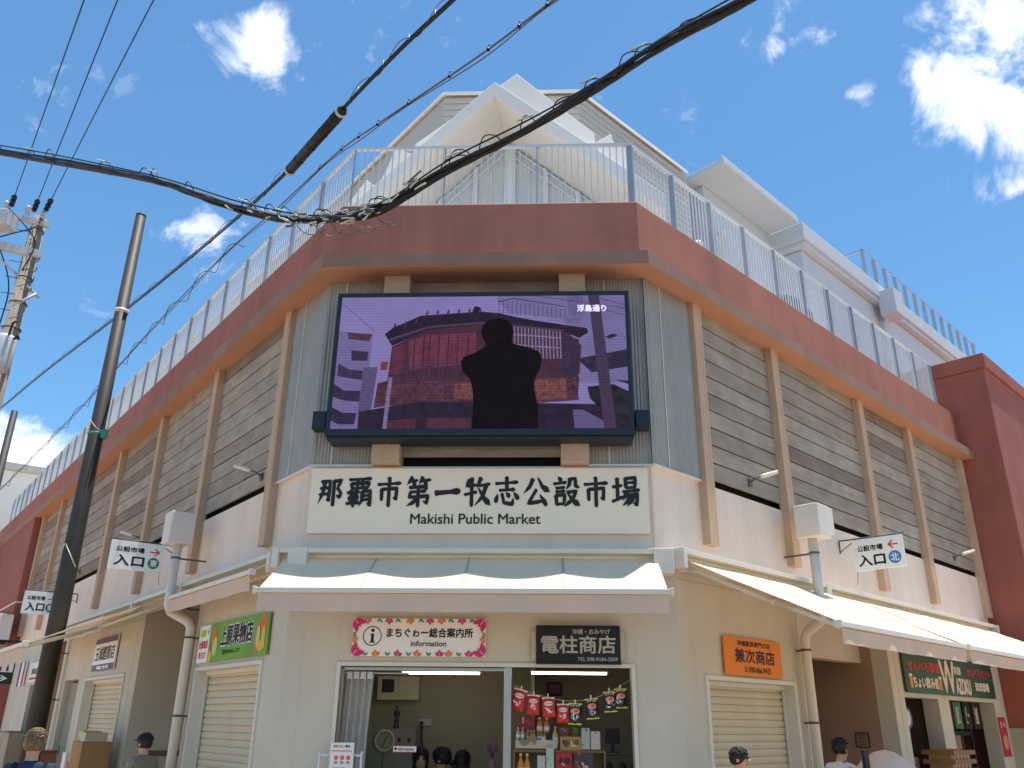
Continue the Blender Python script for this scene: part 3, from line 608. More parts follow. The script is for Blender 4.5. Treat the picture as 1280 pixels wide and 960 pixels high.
# ------------------------------------------------------------------ awnings
def awning(label, fr, s0, s1, a, b, val, arms=True, sag=.03, split=4, group='retractable canvas awnings over the shop fronts', housing=True):
    """a, b = (off, z) at the wall and at the front bar"""
    t = thing('awning', label, 'awning', fr.at((s0 + s1) / 2, 0, b[1]), fr.rz, group)
    w = abs(s1 - s0) / 2; zb = b[1]; n = 32; k = 10
    mb = MB(); vs = []; fs = []
    for j in range(k + 1):
        v = j / k
        for i in range(n + 1):
            u = i / n; q = abs(math.sin(math.pi * split * u))
            vs.append((-w + .02 + (2 * w - .04) * u, -(a[0] + (b[0] - a[0]) * v), a[1] + (b[1] - a[1]) * v - zb - sag * q * math.sin(math.pi * v) - .004 * math.sin(9 * u + 5 * v)))
    for j in range(k):
        for i in range(n): c = j * (n + 1) + i; fs.append((c, c + 1, c + n + 2, c + n + 1))
    mb.add(vs, fs, 0, True); mb.build('fabric', M['fabric'], t, normals=False)
    mb = MB(); ns = max(2, round(2 * w / 1.05))
    for q in range(1, ns):
        i = int(n * q / ns)
        for j in range(k):
            e = [Vector(vs[jj * (n + 1) + i]) + Vector((dx, 0, .0025)) for jj, dx in ((j, -.012), (j, .012), (j + 1, .012), (j + 1, -.012))]; mb.poly(e)
    mb.build('seam', M['seam'], t, normals=False)
    mb = MB(); mb.box(-w - .01, w + .01, -b[0] - .03, -b[0] + .025, -.04, .008); mb.box(-w - .03, -w, -b[0] - .04, -b[0] + .035, -.05, .018); mb.box(w, w + .03, -b[0] - .04, -b[0] + .035, -.05, .018)
    mb.build('front_bar', M['alu'], t, bev=.006)
    mb = MB(); vs = []; fs = []; m2 = 48
    for j in range(5):
        v = j / 4
        for i in range(m2 + 1):
            u = i / m2; vs.append((-w + .02 + (2 * w - .04) * u, -b[0] - .012 - .012 * v * math.sin(u * 23) - .006 * v * math.sin(u * 61), -.05 - val * v))
    for j in range(4):
        for i in range(m2): c = j * (m2 + 1) + i; fs.append((c, c + 1, c + m2 + 2, c + m2 + 1))
    mb.add(vs, fs, 0, True); mb.build('valance', M['valance'], t, normals=False)
    if housing:
        mb = MB(); z = a[1] - zb; y = -a[0]
        mb.box(-w - .03, w + .03, y - .10, min(y + .12, -.01), z + .035, z + .085); mb.box(-w - .03, w + .03, y + .02, min(y + .12, -.005), z - .10, z + .035, 1)
        mb.box(-w - .1, -w - .03, y - .11, min(y + .13, -.005), z - .12, z + .09); mb.box(w + .03, w + .1, y - .11, min(y + .13, -.005), z - .12, z + .09)
        mb.build('cassette', [M['alu'], M['shutter_frame']], t, bev=.006)
    if arms:
        for sgn in (-1, 1):
            mb = MB(); x = sgn * (w - .06); h = a[1] - zb - .07
            p0 = Vector((x, -a[0] + .02, h)); p2 = Vector((x, -b[0] + .02, -.03)); mid = p0 * .5 + p2 * .5 + Vector((-sgn * (.35 if b[0] - a[0] > .9 else .2), .0, -.05))
            mb.tube([p0, mid], .022, 8); mb.tube([mid, p2], .019, 8); mb.ball(mid, .032, 10); mb.ball(p2, .03, 10); mb.box(x - .04, x + .04, -a[0] - .02, -a[0] + .06, h - .06, h + .06)
            mb.build('arm', M['arm'], t)
    return t
awning('cream awning with long beige valance over the information window', FF, -.02, 3.855, (.30, 3.17), (1.02, 2.75), .16, sag=.05)
awning('steep sunlit cream awning over the orange shop sign', FR, -.1, 2.98, (.14, 3.2), (1.74, 2.45), .135, sag=.04, split=3)
awning('cream awning over the dark green shop sign beside the terracotta tower', FR, 3.06, 9.4, (.14, 3.2), (1.74, 2.45), .135, sag=.04, split=6)
awning('rolled in awning with hanging beige valance above the green fruit shop sign', FL, .14, 2.9, (.16, 3.17), (.40, 3.06), .16, arms=False, sag=0)
awning('cream awning stretched out over the dark entrance passage by the drain pipe', FL, 3.12, 5.0, (.2, 3.15), (1.9, 2.42), .17, sag=.03, split=2)
awning('narrow rolled in awning behind the dark steel pole', FL, 5.2, 10.2, (.16, 3.17), (.62, 2.98), .15, arms=False, sag=0)
# corner boxes between the awning cassettes
for p, nm in ((path(.12, .36, .12, 1, 1)[1], 'a'), (path(.12, .36, .12, 1, 1)[2], 'b')):
    mb = MB(); mb.box(-.10, .10, -.06, .12, 3.0, 3.26)
    o = mb.build('awning_corner_box', M['alu'], None, (p.x, p.y, 0), FF.rz, bev=.01)
    tag(o, 'small pale corner box joining the awning rails beside the ' + ('fruit shop awning' if nm == 'a' else 'steep sunlit awning'), 'corner box', 'corner boxes between awnings')

# ------------------------------------------------------------------ LED screen
t = thing('video_screen', 'large dark framed video screen showing an old tiled house behind a black figure', 'video screen', FF.at(2.0, .62, 4.42), FF.rz)
x0, x1, zt = -1.62, 1.63, 1.655
mb = MB(); mb.box(x0 - .01, x1 + .01, .02, .33, -.02, zt + .02); b = .062
for q in ((x0 - .01, x1 + .01, -.02, b - .01), (x0 - .01, x1 + .01, zt - .028, zt + .02), (x0 - .01, x0 + .035, b - .01, zt - .028), (x1 - .035, x1 + .01, b - .01, zt - .028)): mb.box(q[0], q[1], -.005, .02, q[2], q[3])
mb.box(x0 - .002, x1 + .002, .03, .31, -.05, -.02); mb.build('screen_case', M['bezel'], t, bev=.006)
mb = MB()
for x in (-.95, .98): mb.box(x - .1, x + .1, .31, .42, .2, 1.4)
mb.build('mounting_bracket', M['black'], t)
SX0, SX1, SZ0, SZ1 = x0 + .035, x1 - .035, b - .01, zt - .028
def sp(pts): return [(SX0 + (x - 15) / 1235 * (SX1 - SX0), z_y[0], SZ1 - (y - 15) / 577 * (SZ1 - SZ0)) for x, y in pts]
z_y = [.012]; smats = []; mb = MB(); sidx = {}
def scol(rgb, mot=.12, sc=14, st=1.0):
    k = (rgb, mot, sc)
    if k not in sidx: sidx[k] = len(smats); smats.append(emis('screen_pixels', rgb, SCREEN * st, .10, mot, sc))
    return sidx[k]
SCREEN = .50
def sq(rgb, pts, mot=.3, sc=26):
    g_ = sum(rgb) / 3; rgb = tuple(int(max(0, min(255, g_ + (c - g_) * .78)) * (.80 if rgb[0] > rgb[2] * 1.15 else 1)) for c in rgb)
    rgb = tuple(int(c * .88 + h * .12) for c, h in zip(rgb, (120, 106, 152))) if sum(rgb) > 110 else rgb
    z_y[0] -= .0001; mb.poly(sp(pts), scol(rgb, mot, sc))
sq((146, 134, 214), [(15, 15), (1250, 15), (1250, 592), (15, 592)], .06, 3)
sq((128, 118, 190), [(700, 15), (1250, 15), (1250, 400), (1040, 400), (1000, 140), (760, 100), (700, 40)], .12, 5)
sq((112, 100, 165), [(1000, 15), (1070, 15), (1070, 110), (1010, 110)])
sq((124, 112, 184), [(15, 170), (165, 182), (160, 300), (130, 592), (15, 592)], .1, 6)
for pg, c in (([(50, 175), (160, 185), (150, 215), (60, 205)], (120, 66, 88)), ([(75, 255), (150, 262), (148, 302), (80, 300)], (62, 48, 84)), ([(25, 312), (75, 340), (135, 345), (135, 386), (25, 368)], (66, 52, 90)), ([(12, 400), (60, 430), (130, 432), (128, 478), (60, 472), (12, 455)], (60, 46, 82)), ([(15, 500), (60, 523), (120, 525), (115, 572), (50, 572), (15, 556)], (54, 42, 76))): sq(c, pg)
sq((98, 84, 138), [(135, 330), (195, 330), (180, 520), (125, 520)]); sq((190, 70, 80), [(207, 306), (238, 306), (236, 342), (207, 342)])
sq((104, 56, 82), [(250, 240), (400, 165), (640, 140), (1000, 180), (1060, 240), (1040, 470), (190, 500), (200, 400), (240, 390)], .22, 9)
sq((156, 62, 92), [(320, 215), (400, 190), (610, 180), (610, 320), (560, 320), (330, 345)], .35, 7); sq((142, 58, 84), [(255, 245), (305, 228), (300, 350), (250, 365)], .25, 9)
for x in (345, 385, 410, 450, 490, 530, 575): sq((96, 44, 70), [(x, 190), (x + 5, 190), (x + 3, 330), (x - 2, 330)])
sq((84, 50, 80), [(760, 150), (965, 175), (980, 300), (800, 300)], .2, 10)
for k in range(14): x = 772 + k * 15; sq((150, 128, 170), [(x, 155 + k * 1.6), (x + 5, 155 + k * 1.6), (x + 8, 298), (x + 3, 298)])
for yy in (200, 245): sq((150, 128, 170), [(765, yy - 12), (975, yy + 5), (975, yy + 10), (765, yy - 7)])
sq((64, 46, 72), [(975, 190), (1050, 215), (1040, 385), (975, 380)], .25, 12)
sq((44, 33, 54), [(215, 185), (250, 155), (370, 102), (590, 88), (600, 60), (625, 66), (628, 85), (712, 95), (770, 110), (860, 128), (1085, 165), (1090, 185), (1050, 208), (990, 182), (760, 150), (640, 140), (400, 168), (250, 238)], .3, 14)
sq((86, 62, 92), [(235, 205), (400, 150), (640, 132), (990, 172), (990, 179), (640, 140), (400, 160), (240, 216)], .2, 12)
for k in range(9): x = 250 + k * 46; yy = 150 - k * 9 if k < 3 else 100 - k * 2; sq((70, 54, 90), [(x, yy), (x + 7, yy - 18), (x + 13, yy - 4), (x + 4, yy + 10)])
sq((150, 140, 200), [(755, 97), (980, 125), (985, 132), (760, 104)]); sq((118, 104, 164), [(990, 118), (1060, 118), (1055, 145), (985, 140)])
for k in range(16): x = 705 + k * 19; sq((82, 72, 120), [(x, 34 + k * 3), (x + 3, 34 + k * 3), (x + 3, 96 + k * 1.5), (x, 96 + k * 1.5)])
sq((82, 72, 120), [(700, 40), (770, 25), (1000, 66), (1000, 70), (770, 30), (702, 46)])
sq((120, 66, 84), [(200, 420), (380, 392), (1035, 378), (1045, 475), (870, 488), (380, 478), (190, 505)], .55, 13)
sq((168, 88, 84), [(530, 402), (600, 400), (605, 470), (525, 468)], .6, 24); sq((172, 90, 84), [(858, 390), (990, 384), (995, 470), (872, 472)], .6, 24); sq((120, 64, 90), [(400, 400), (500, 398), (500, 460), (395, 455)], .7, 28)
sq((74, 58, 92), [(270, 360), (370, 316), (560, 310), (560, 318), (372, 324), (272, 370)])
for k in range(14): x = 290 + k * 19; sq((58, 42, 66), [(x, 330), (x + 3, 330), (x + 3, 380), (x, 380)])
sq((48, 36, 58), [(130, 520), (260, 500), (380, 480), (600, 482), (1140, 494), (1250, 500), (1250, 592), (130, 592)], .3, 9)
sq((120, 54, 78), [(250, 562), (370, 548), (370, 592), (245, 592)], .3, 20); sq((112, 58, 86), [(415, 548), (600, 548), (600, 592), (415, 592)], .25, 12); sq((104, 92, 152), [(1018, 516), (1060, 516), (1140, 560), (1150, 592), (1025, 592)], .15)
sq((136, 118, 176), [(245, 375), (262, 375), (250, 592), (234, 592)])
sq((54, 46, 74), [(1040, 300), (1250, 260), (1250, 410), (1100, 360)], .4, 9); sq((128, 118, 186), [(1040, 370), (1250, 335), (1250, 395), (1050, 385)], .1); sq((40, 46, 48), [(1080, 420), (1190, 410), (1250, 440), (1250, 592), (1160, 540), (1090, 470)], .5, 10)
sq((76, 58, 92), [(1093, 15), (1140, 15), (1195, 592), (1145, 592)], .15); sq((52, 42, 68), [(1160, 205), (1195, 190), (1215, 200), (1180, 214)])
for a_, b_ in (((860, 15), (1250, 75)), ((1140, 30), (1250, 60)), ((15, 40), (170, 170)), ((1100, 60), (1250, 110))): sq((78, 70, 120), [a_, b_, (b_[0], b_[1] + 3), (a_[0], a_[1] + 3)])
sq((30, 25, 34), [(632, 180), (640, 145), (668, 124), (705, 117), (740, 126), (764, 150), (770, 185), (764, 215), (766, 232), (830, 248), (880, 268), (892, 300), (884, 345), (862, 385), (858, 430), (874, 500), (876, 592), (602, 592), (606, 500), (604, 440), (590, 385), (558, 352), (548, 310), (562, 288), (610, 270), (650, 244), (652, 228), (638, 205)], .15, 6)
pl = mb.build('screen_picture', smats, t, normals=False)
mb = MB(); xx = lambda v: SX0 + (v - 15) / 1235 * (SX1 - SX0); zz = lambda v: SZ1 - (v - 15) / 577 * (SZ1 - SZ0)
text(mb, '浮島通り', xx(1045), xx(1168), zz(92), zz(62), -.0035, 0, .004); mb.build('screen_caption', emis('screen_caption_white', (205, 200, 225), 1.0), t, normals=False)
# loudspeakers at both sides of the screen
def speaker(s, label, side):
    q = thing('loudspeaker', label, 'loudspeaker', FF.at(s, .40, 4.53), FF.rz, 'loudspeakers beside the video screen')
    mb = MB(); mb.box(-.075, .075, -.06, .08, 0, .205); mb.build('speaker_box', M['black'], q, bev=.008)
    mb = MB(); mb.tube([(side * .075, .02, .06), (side * .16, .02, .06)], .008, 6); mb.tube([(side * .075, .02, .12), (side * .12, .02, .09), (side * .16, .02, .12)], .008, 6); mb.box(side * .15, side * .17, -.0, .05, .03, .16); mb.build('bracket', M['black'], q)
    mb = MB(); mb.box(-.065, .065, -.063, -.06, .01, .195); mb.build('speaker_grille', M['bezel'], q)
speaker(.245, 'small black loudspeaker beside the screen edge nearest the fruit shop side', 1)
speaker(3.745, 'small black loudspeaker beside the screen edge nearest the steep sunlit awning', -1)

# ------------------------------------------------------------------ main sign
t = thing('market_sign', 'long off white market name board with black brush characters below the screen', 'sign', FF.at(1.985, .245, 3.43), FF.rz)
mb = MB(); mb.box(-1.805, 1.805, -.045, .0, 0, .705); mb.build('sign_board', M['sign'], t, bev=.004)
mb = MB(); chs = '那覇市第一牧志公設市場'; u0_, u1_ = 398, 804
sx = lambda px: -1.805 + (px - 389) / (813 - 389) * 3.61
pw_ = (sx(804) - sx(397)) / 11
for i, ch in enumerate(chs): brush(mb, ch, sx(397) + pw_ * i + .008, .612, pw_ * .93, .335, -.049)
text(mb, 'Makishi Public Market', sx(518), sx(679), .098, .205, -.049, 0, .0022)
mb.build('sign_lettering', M['ink'], t, normals=False)

# ------------------------------------------------------------------ hanging entrance signs (flags)
def flag(label, fr, s, o0, o1, z0, z1, mark, col, right, outward_right):
    """panel square to the facade; o0..o1 = distance from the wall"""
    n = Vector((math.sin(fr.rz), -math.cos(fr.rz)))     # out of the wall
    rz = math.atan2(n.y, n.x) if outward_right else math.atan2(-n.y, -n.x)
    t = thing('entrance_sign', label, 'sign', fr.at(s, (o0 + o1) / 2, z0), rz, 'entrance signs hung from the facade')
    w = (o1 - o0) / 2; h = z1 - z0
    mb = MB(); mb.box(-w, w, -.012, .012, 0, h); mb.build('panel', M['flag'], t, bev=.003)
    d = 1 if outward_right else -1
    mb = MB(); mb.tube([(-d * (w + o0 - .01), 0, h + .015), (d * (w + .03), 0, h + .015)], .011, 8); mb.tube([(-d * (w + o0 - .01), 0, h + .0), (-d * (w + o0 - .01), 0, h - .16)], .012, 8); mb.tube([(-d * (w + o0 - .01), 0, h - .14), (-d * w * .8, 0, h + .01)], .007, 6)
    mb.tube([(-d * w * .92, 0, .0), (-d * (w * .92 + .02), 0, -.16), (-d * (w * .92 + .05), 0, -.17)], .004, 5)
    mb.build('hanging_bracket', M['cable_grey'], t)
    mb = MB(); y = -.0125
    W = lambda u: -w + 2 * w * u
    if right:
        text(mb, '公設市場', W(.1), W(.62), h * .62, h * .8, y, 0, .0035); arrow(mb, W(.82), h * .70, 2 * w * .2, h * .26, y, 1, True)
        text(mb, '入口', W(.1), W(.64), h * .14, h * .5, y, 0, .007); disc(mb, W(.82), h * .31, h * .2, y, 2); text(mb, mark, W(.82) - h * .12, W(.82) + h * .12, h * .19, h * .43, y - .002, 3, .003)
    else:
        text(mb, '公設市場', W(.1), W(.6), h * .6, h * .78, y, 0, .0035); arrow(mb, W(.8), h * .72, 2 * w * .2, h * .26, y, 1, False)
        text(mb, '入口', W(.1), W(.62), h * .14, h * .48, y, 0, .007); disc(mb, W(.81), h * .32, h * .2, y, 2); text(mb, mark, W(.81) - h * .12, W(.81) + h * .12, h * .2, h * .44, y - .002, 3, .003)
    mb.build('lettering', [M['ink'], paint((214, 40, 52)), paint(col), M['flag']], t, normals=False)
GRN = (40, 132, 84)
flag('white entrance sign with a red arrow and a green circle, clear of the steel pole', FL, 4.2, .19, .93, 3.545, 3.945, '東', GRN, True, False)
flag('white entrance sign half hidden by the dark steel pole', FL, 10.4, .36, .96, 3.46, 3.89, '東', GRN, True, False)
flag('white entrance sign at the terracotta end block, cut by the picture edge', FL, 17.0, .30, .95, 3.62, 4.08, '東', GRN, True, False)
flag('white entrance sign with a blue circle and an arrow pointing to the corner', FR, 4.0, .19, .88, 3.56, 3.985, '北', (52, 132, 190), False, True)

# ------------------------------------------------------------------ shop signs
def board(name, label, fr, s0, s1, z0, z1, m, off=.03, th=.025, cat='sign'):
    a, b = (s0, s1) if fr.sgn > 0 else (s1, s0)
    t = thing(name, label, cat, fr.at((s0 + s1) / 2, off, z0), fr.rz)
    w = abs(s1 - s0) / 2; mb = MB(); mb.box(-w, w, -th / 2, th / 2, 0, z1 - z0); mb.build('panel', m, t, bev=.003)
    return t, w, z1 - z0, -th / 2 - .001
# information sign with a flower border
t, w, h, y = board('information_sign', 'white information board with pink and orange flower border above the counter window', FF, .705, 2.085, 2.215, 2.59, M['flag'])
mb = MB(); rnd = random.Random(3); yk = [y]
def petal(px, pz, an, ln, wd_, k): yk[0] -= .00012; leaf(mb, px, pz, an, ln, wd_, yk[0], k)
def bloom(px, pz, an, k, sc_=1.0):
    if k == 2:
        petal(px, pz, an - .55, .062 * sc_, .026 * sc_, 2); petal(px, pz, an + .6, .07 * sc_, .028 * sc_, 2)
    else:
        for da in (-.85, 0, .85): petal(px, pz, an + da + rnd.uniform(-.12, .12), (.088 if da == 0 else .076) * sc_, .05 * sc_, k)
        petal(px, pz, an, .05 * sc_, .008, 3)
for j in range(11):
    u = -w + .155 + (2 * w - .31) * j / 10
    bloom(u + rnd.uniform(-.015, .015), h - .003, -math.pi / 2 + rnd.uniform(-.1, .1), (1, 2, 0, 2, 1, 2, 0, 1, 2, 0, 2)[j], .72)
    bloom(u + rnd.uniform(-.015, .015), .003, math.pi / 2 + rnd.uniform(-.1, .1), (2, 1, 2, 0, 2, 1, 2, 0, 1, 2, 0)[j], .74)
for cx, cz, da in ((-w + .012, .012, .785), (-w + .012, h - .012, -.785), (w - .012, .012, math.pi - .785), (w - .012, h - .012, math.pi + .785)):
    for j in (-.52, .52): petal(cx, cz, da + j, .13, .062, 0)
    petal(cx, cz, da, .10, .05, 0); petal(cx, cz, da, .07, .010, 3)
for sg in (-1, 1):
    for zc, k in ((.165, 1), (.215, 2)): bloom(sg * (w - .004), zc, math.pi / 2 + sg * math.pi / 2, k, .7)
mb.build('flower_border', [paint((206, 48, 112)), paint((226, 124, 62)), paint((66, 140, 104)), paint((232, 190, 200))], t, normals=False)
mb = MB(); ic = -w + .205; ring(mb, ic, h * .53, .098, .009, y - .001); disc(mb, ic + .004, h * .53 + .055, .018, y - .001); 
mb.poly([(ic - .02, y - .001, h * .53 + .022), (ic + .018, y - .001, h * .53 + .022), (ic + .018, y - .001, h * .53 - .058), (ic - .012, y - .001, h * .53 - .058), (ic - .012, y - .001, h * .53 + .01), (ic - .02, y - .001, h * .53 + .01)]); mb.poly([(ic - .026, y - .0013, h * .53 - .056), (ic + .032, y - .0013, h * .53 - .056), (ic + .032, y - .0013, h * .53 - .068), (ic - .026, y - .0013, h * .53 - .068)])
text(mb, 'まちぐゎー総合案内所', -w + .355, w - .135, h * .5, h * .5 + .092, y - .001, 0, .003); text(mb, 'information', -w + .61, -w + .975, h * .5 - .088, h * .5 - .034, y - .001, 0, .0015)
mb.build('lettering', M['ink'], t, normals=False)
# black shop board
t, w, h, y = board('black_shop_sign', 'black wooden shop board with grey hand painted characters above the snack counter', FF, 2.6, 3.455, 2.16, 2.515, mat('black_board', (30, 32, 30), .6, .2, 6, grain=.2), off=.05, th=.035)
mb = MB()
for sg in (-1, 1): mb.box(min(sg * w, sg * (w + .045)), max(sg * w, sg * (w + .045)), .0, .012, .03, h - .05)
mb.build('mounting_tab', mat('aged_cream_metal', (196, 184, 160), .6, .15, 9), t)
mb = MB(); mb.box(-w, w, -.035, -.018, -.012, 0); mb.box(-w, w, -.035, -.018, h, h + .012); mb.build('frame_edge', M['black'], t)
mb = MB(); text(mb, '沖縄・おみやげ', -w + .37, w - .1, h * .79, h * .94, y - .001, 0, .001); text(mb, '電柱商店', -w + .055, w - .05, h * .27, h * .75, y - .001, 0, .0035); text(mb, 'TEL 098-9184-2009', -w + .42, w - .03, h * .06, h * .16, y - .001, 0, .0006)
mb.build('lettering', paint((176, 176, 166)), t, normals=False)
# orange shop sign
t, w, h, y = board('orange_shop_sign', 'flat orange shop sign with dark characters above the closed shutter', FR, .76, 1.965, 2.1, 2.5, mat('orange_sign_panel', (228, 132, 30), .5, .04, 3))
mb = MB(); text(mb, '沖縄薬草専門の店', -w + .26, w - .24, h * .77, h * .92, y - .001, 0, .0015); text(mb, '兼次商店', -w + .2, w - .16, h * .34, h * .70, y - .001, 0, .005); text(mb, '☎', -w + .37, -w + .45, h * .09, h * .25, y - .001); text(mb, '098-866-9435', -w + .47, w - .27, h * .09, h * .24, y - .001, 0, .002)
mb.build('lettering', paint((58, 24, 40)), t, normals=False)
# green fruit shop sign
t, w, h, y = board('fruit_shop_sign', 'green fruit shop sign with printed fruit and white edged characters', FL, .40, 2.2, 2.245, 2.69, mat('green_sign_panel', (112, 168, 52), .5, .25, 2.2))
mb = MB(); v, f = glyphs('上原果物店')
for k, (bo, mi) in enumerate(((.022, 0), (.008, 1))): text(mb, '上原果物店', -w + .40, w - .42, h * .37, h * .87, y - .001 - .003 * k, mi, bo)
text(mb, '☎098-863-1727', -w + .5, w - .75, h * .13, h * .27, y - .001, 2, .002); mb.build('lettering', [M['flag'], M['ink'], paint((34, 70, 30))], t, normals=False)
mb = MB()
for i, (x, z, rx, rz_, mi) in enumerate(((-w + .16, .26, .075, .15, 0), (-w + .1, .12, .06, .1, 3), (-w + .22, .17, .08, .11, 2), (-w + .08, .06, .06, .07, 1), (w - .12, .33, .085, .1, 0), (w - .14, .33, .04, .06, 4), (w - .27, .19, .075, .16, 5), (w - .25, .2, .05, .12, 2), (w - .15, .1, .11, .06, 1), (w - .1, .18, .05, .13, 1))): disc(mb, x, z, rz_, y - .0005 * (i + 1), mi, 20, rx)
mb.build('fruit_print', [paint((226, 112, 40)), paint((226, 178, 66)), paint((196, 206, 120)), paint((132, 120, 50)), paint((222, 84, 48)), paint((196, 110, 96))], t, normals=False)
t, w, h, y = board('delivery_notice', 'small white notice with red characters beside the green fruit sign', FL, 2.21, 2.58, 2.245, 2.69, M['flag'])
mb = MB(); mb.poly([(-w + .05, y, h * .7), (w - .12, y, h * .7), (w - .12, y, h * .88), (-w + .05, y, h * .88)], 1); text(mb, '全国発送', -w + .03, w - .03, h * .38, h * .58, y, 0, .004); text(mb, '承ります', -w + .06, w - .05, h * .1, h * .28, y, 0, .003); leaf(mb, w - .06, h * .72, 1.4, .09, .04, y, 2)
mb.build('lettering', [paint((206, 48, 56)), paint((186, 196, 50)), paint((70, 130, 170))], t, normals=False)
# dark green bar sign
t, w, h, y = board('green_bar_sign', 'dark green bar sign with red and white lettering below the awning by the tower', FR, 5.5, 9.3, 2.06, 2.62, mat('dark_green_sign_panel', (20, 66, 44), .5, .25, 3))
mb = MB(); text(mb, 'せんべろ酒場', -w + .15, -w + 1.35, h * .56, h * .8, y - .001, 1, .009); text(mb, 'ちょい飲み処', -w + .28, -w + 1.25, h * .14, h * .42, y - .001, 0, .008)
text(mb, 'W', -w + 1.38, -w + 1.98, h * .07, h * .9, y - .001, 0, .018); text(mb, 'AZOKU', -w + 1.98, -w + 2.62, h * .07, h * .47, y - .0025, 0, .013); text(mb, '和族', -w + 1.98, -w + 2.28, h * .58, h * .8, y - .001, 0, .006)
text(mb, 'せんべろセット', -w + 2.55, w - .12, h * .56, h * .8, y - .001, 1, .009); text(mb, '琉球酒場', -w + 2.85, w - .3, h * .18, h * .42, y - .001, 0, .007)
for x in (-w + .2, -w + 1.32): mb.box(x - .05, x + .05, y - .004, y, h * .12, h * .4, 2); mb.box(x - .055, x + .055, y - .005, y, h * .4, h * .47, 0)
for z in (.03, .09, .47, .52): mb.box(-w + .05, w - .05, y - .002, y, h * z, h * z + .008, 3)
mb.build('lettering', [paint((222, 214, 200)), paint((190, 40, 50)), paint((214, 140, 50)), paint((40, 110, 70))], t, normals=False)
# fish shop sign on the left facade
t, w, h, y = board('striped_shop_sign', 'white shop sign with purple bands above the far shutter', FL, 6.55, 7.95, 2.33, 2.86, M['flag'])
mb = MB(); mb.box(-w, w, y - .002, y, h * .84, h, 1); mb.box(-w, w, y - .002, y, 0, h * .2, 1); text(mb, '玉城鰹節店', -w + .1, w - .07, h * .32, h * .74, y - .001, 0, .006); text(mb, '電話 098-866-0000'[:3], -w + .3, w - .3, h * .05, h * .15, y - .003, 2, .002); mb.build('lettering', [paint((84, 64, 60)), paint((96, 84, 120)), M['flag']], t, normals=False)
t, w, h, y = board('pale_shop_sign', 'pale shop sign with red underline beyond the steel pole', FL, 12.6, 13.7, 2.3, 2.72, M['paper'])
mb = MB(); text(mb, '鮮魚店', -w + .3, w - .15, h * .4, h * .7, y - .001, 0, .005); mb.box(-w + .15, w - .2, y - .002, y, h * .14, h * .24, 1); mb.build('lettering', [paint((60, 50, 46)), paint((176, 44, 48))], t, normals=False)
t, w, h, y = board('striped_banner', 'narrow upright banner in navy, white and red stripes on the far shop wall', FL, 14.2, 15.0, 2.25, 2.78, M['flag'])
mb = MB(); mb.box(-w, -w + .22, y - .002, y, 0, h, 0); mb.box(w - .3, w - .06, y - .002, y, 0, h, 1); mb.build('stripe', [paint((44, 52, 66)), paint((178, 48, 52))], t)
t, w, h, y = board('blue_strip_sign', 'thin blue strip sign just beyond the steel pole', FL, 11.3, 11.55, 2.2, 2.68, paint((70, 128, 180)))
mb = MB(); text(mb, '魚', -w + .05, w - .05, h * .55, h * .8, y - .001, 0, .004); mb.build('lettering', M['flag'], t, normals=False)
# toilet sign, square to the facade
n = Vector((math.sin(FL.rz), -math.cos(FL.rz))); t = thing('toilet_sign', 'dark green toilet sign with pictograms and an arrow at the far passage', 'sign', FL.at(13.9, .62, 2.27), math.atan2(-n.y, -n.x))
mb = MB(); mb.box(-.30, .30, -.02, .02, 0, .48); mb.build('panel', paint((30, 56, 44)), t, bev=.004)
mb = MB(); mb.box(-.24, .27, -.023, -.02, .25, .43, 0); arrow(mb, .06, .12, .28, .13, -.0225, 0, True)
for x in (-.12, .02, .16): mb.ball((x, -.026, .39), (.018, .003, .018), 10, 1); mb.box(x - .024, x + .024, -.028, -.024, .27, .365, 1)
mb.build('pictogram', [M['flag'], paint((120, 50, 56))], t)

# ------------------------------------------------------------------ rain hoppers, pipes
def downpipe(label, fr, s, sb, bend_z, foot_s, sgn):
    t = thing('downpipe', label, 'drain pipe', fr.at(s, 0, 0), fr.rz, 'rain pipes with hopper boxes on the facades')
    d = -sgn                                       # local direction towards the corner
    mb = MB(); mb.box(-.11, .19, -.58, -.26, 3.74, 4.15); mb.build('hopper_box', M['hopper'], t, bev=.012)
    mb = MB(); mb.box(.21 if sgn > 0 else -.33, .43 if sgn > 0 else -.13, -.52, -.34, 3.84, 4.17); mb.build('overflow_box', M['hopper'], t, bev=.01)
    mb = MB(); x1 = foot_s
    mb.tube([(.03, -.40, 3.76), (.03, -.40, bend_z + .05), (.03 + (x1 - .03) * .15, -.37, bend_z - .02), (x1 * .85, -.16, bend_z - .14), (x1, -.12, bend_z - .22), (x1, -.12, .0)], .058, 12); mb.build('pipe', M['pvc'], t)
    mb = MB()
    for z, x, y in ((3.55, .03, -.40), (bend_z - .35, x1, -.12), (1.62, x1, -.12)): mb.lathe([(.064, z), (.064, z + .025)], (x, y, 0), 12); mb.box(x - .01, x + .01, y, .0, z, z + .02); mb.box(x - .09, x, y - .01, y + .01, z + .004, z + .02)
    mb.build('pipe_clamp', M['clamp'], t)
downpipe('cream drain pipe with hopper box running down beside the steep sunlit awning', FR, 2.36, 2.36, 2.78, .08, 1)
downpipe('cream drain pipe with hopper box beside the green fruit shop sign', FL, 2.92, 2.9, 2.9, .18, -1)
t = thing('tan_pipe', 'plain tan pipe beside the grey door beyond the steel pole', 'drain pipe', FL.at(10.3, .12, 0), FL.rz)
mb = MB(); mb.tube([(0, 0, 0), (0, 0, 3.1)], .06, 10); mb.build('pipe', mat('tan_pipe_paint', (176, 150, 112), .6), t)
mb = MB()
for z in (.9, 1.9, 2.75): mb.lathe([(.066, z), (.066, z + .025)], (0, 0, 0), 10); mb.box(-.01, .01, 0, .12, z, z + .02)
mb.build('pipe_clamp', M['clamp'], t)

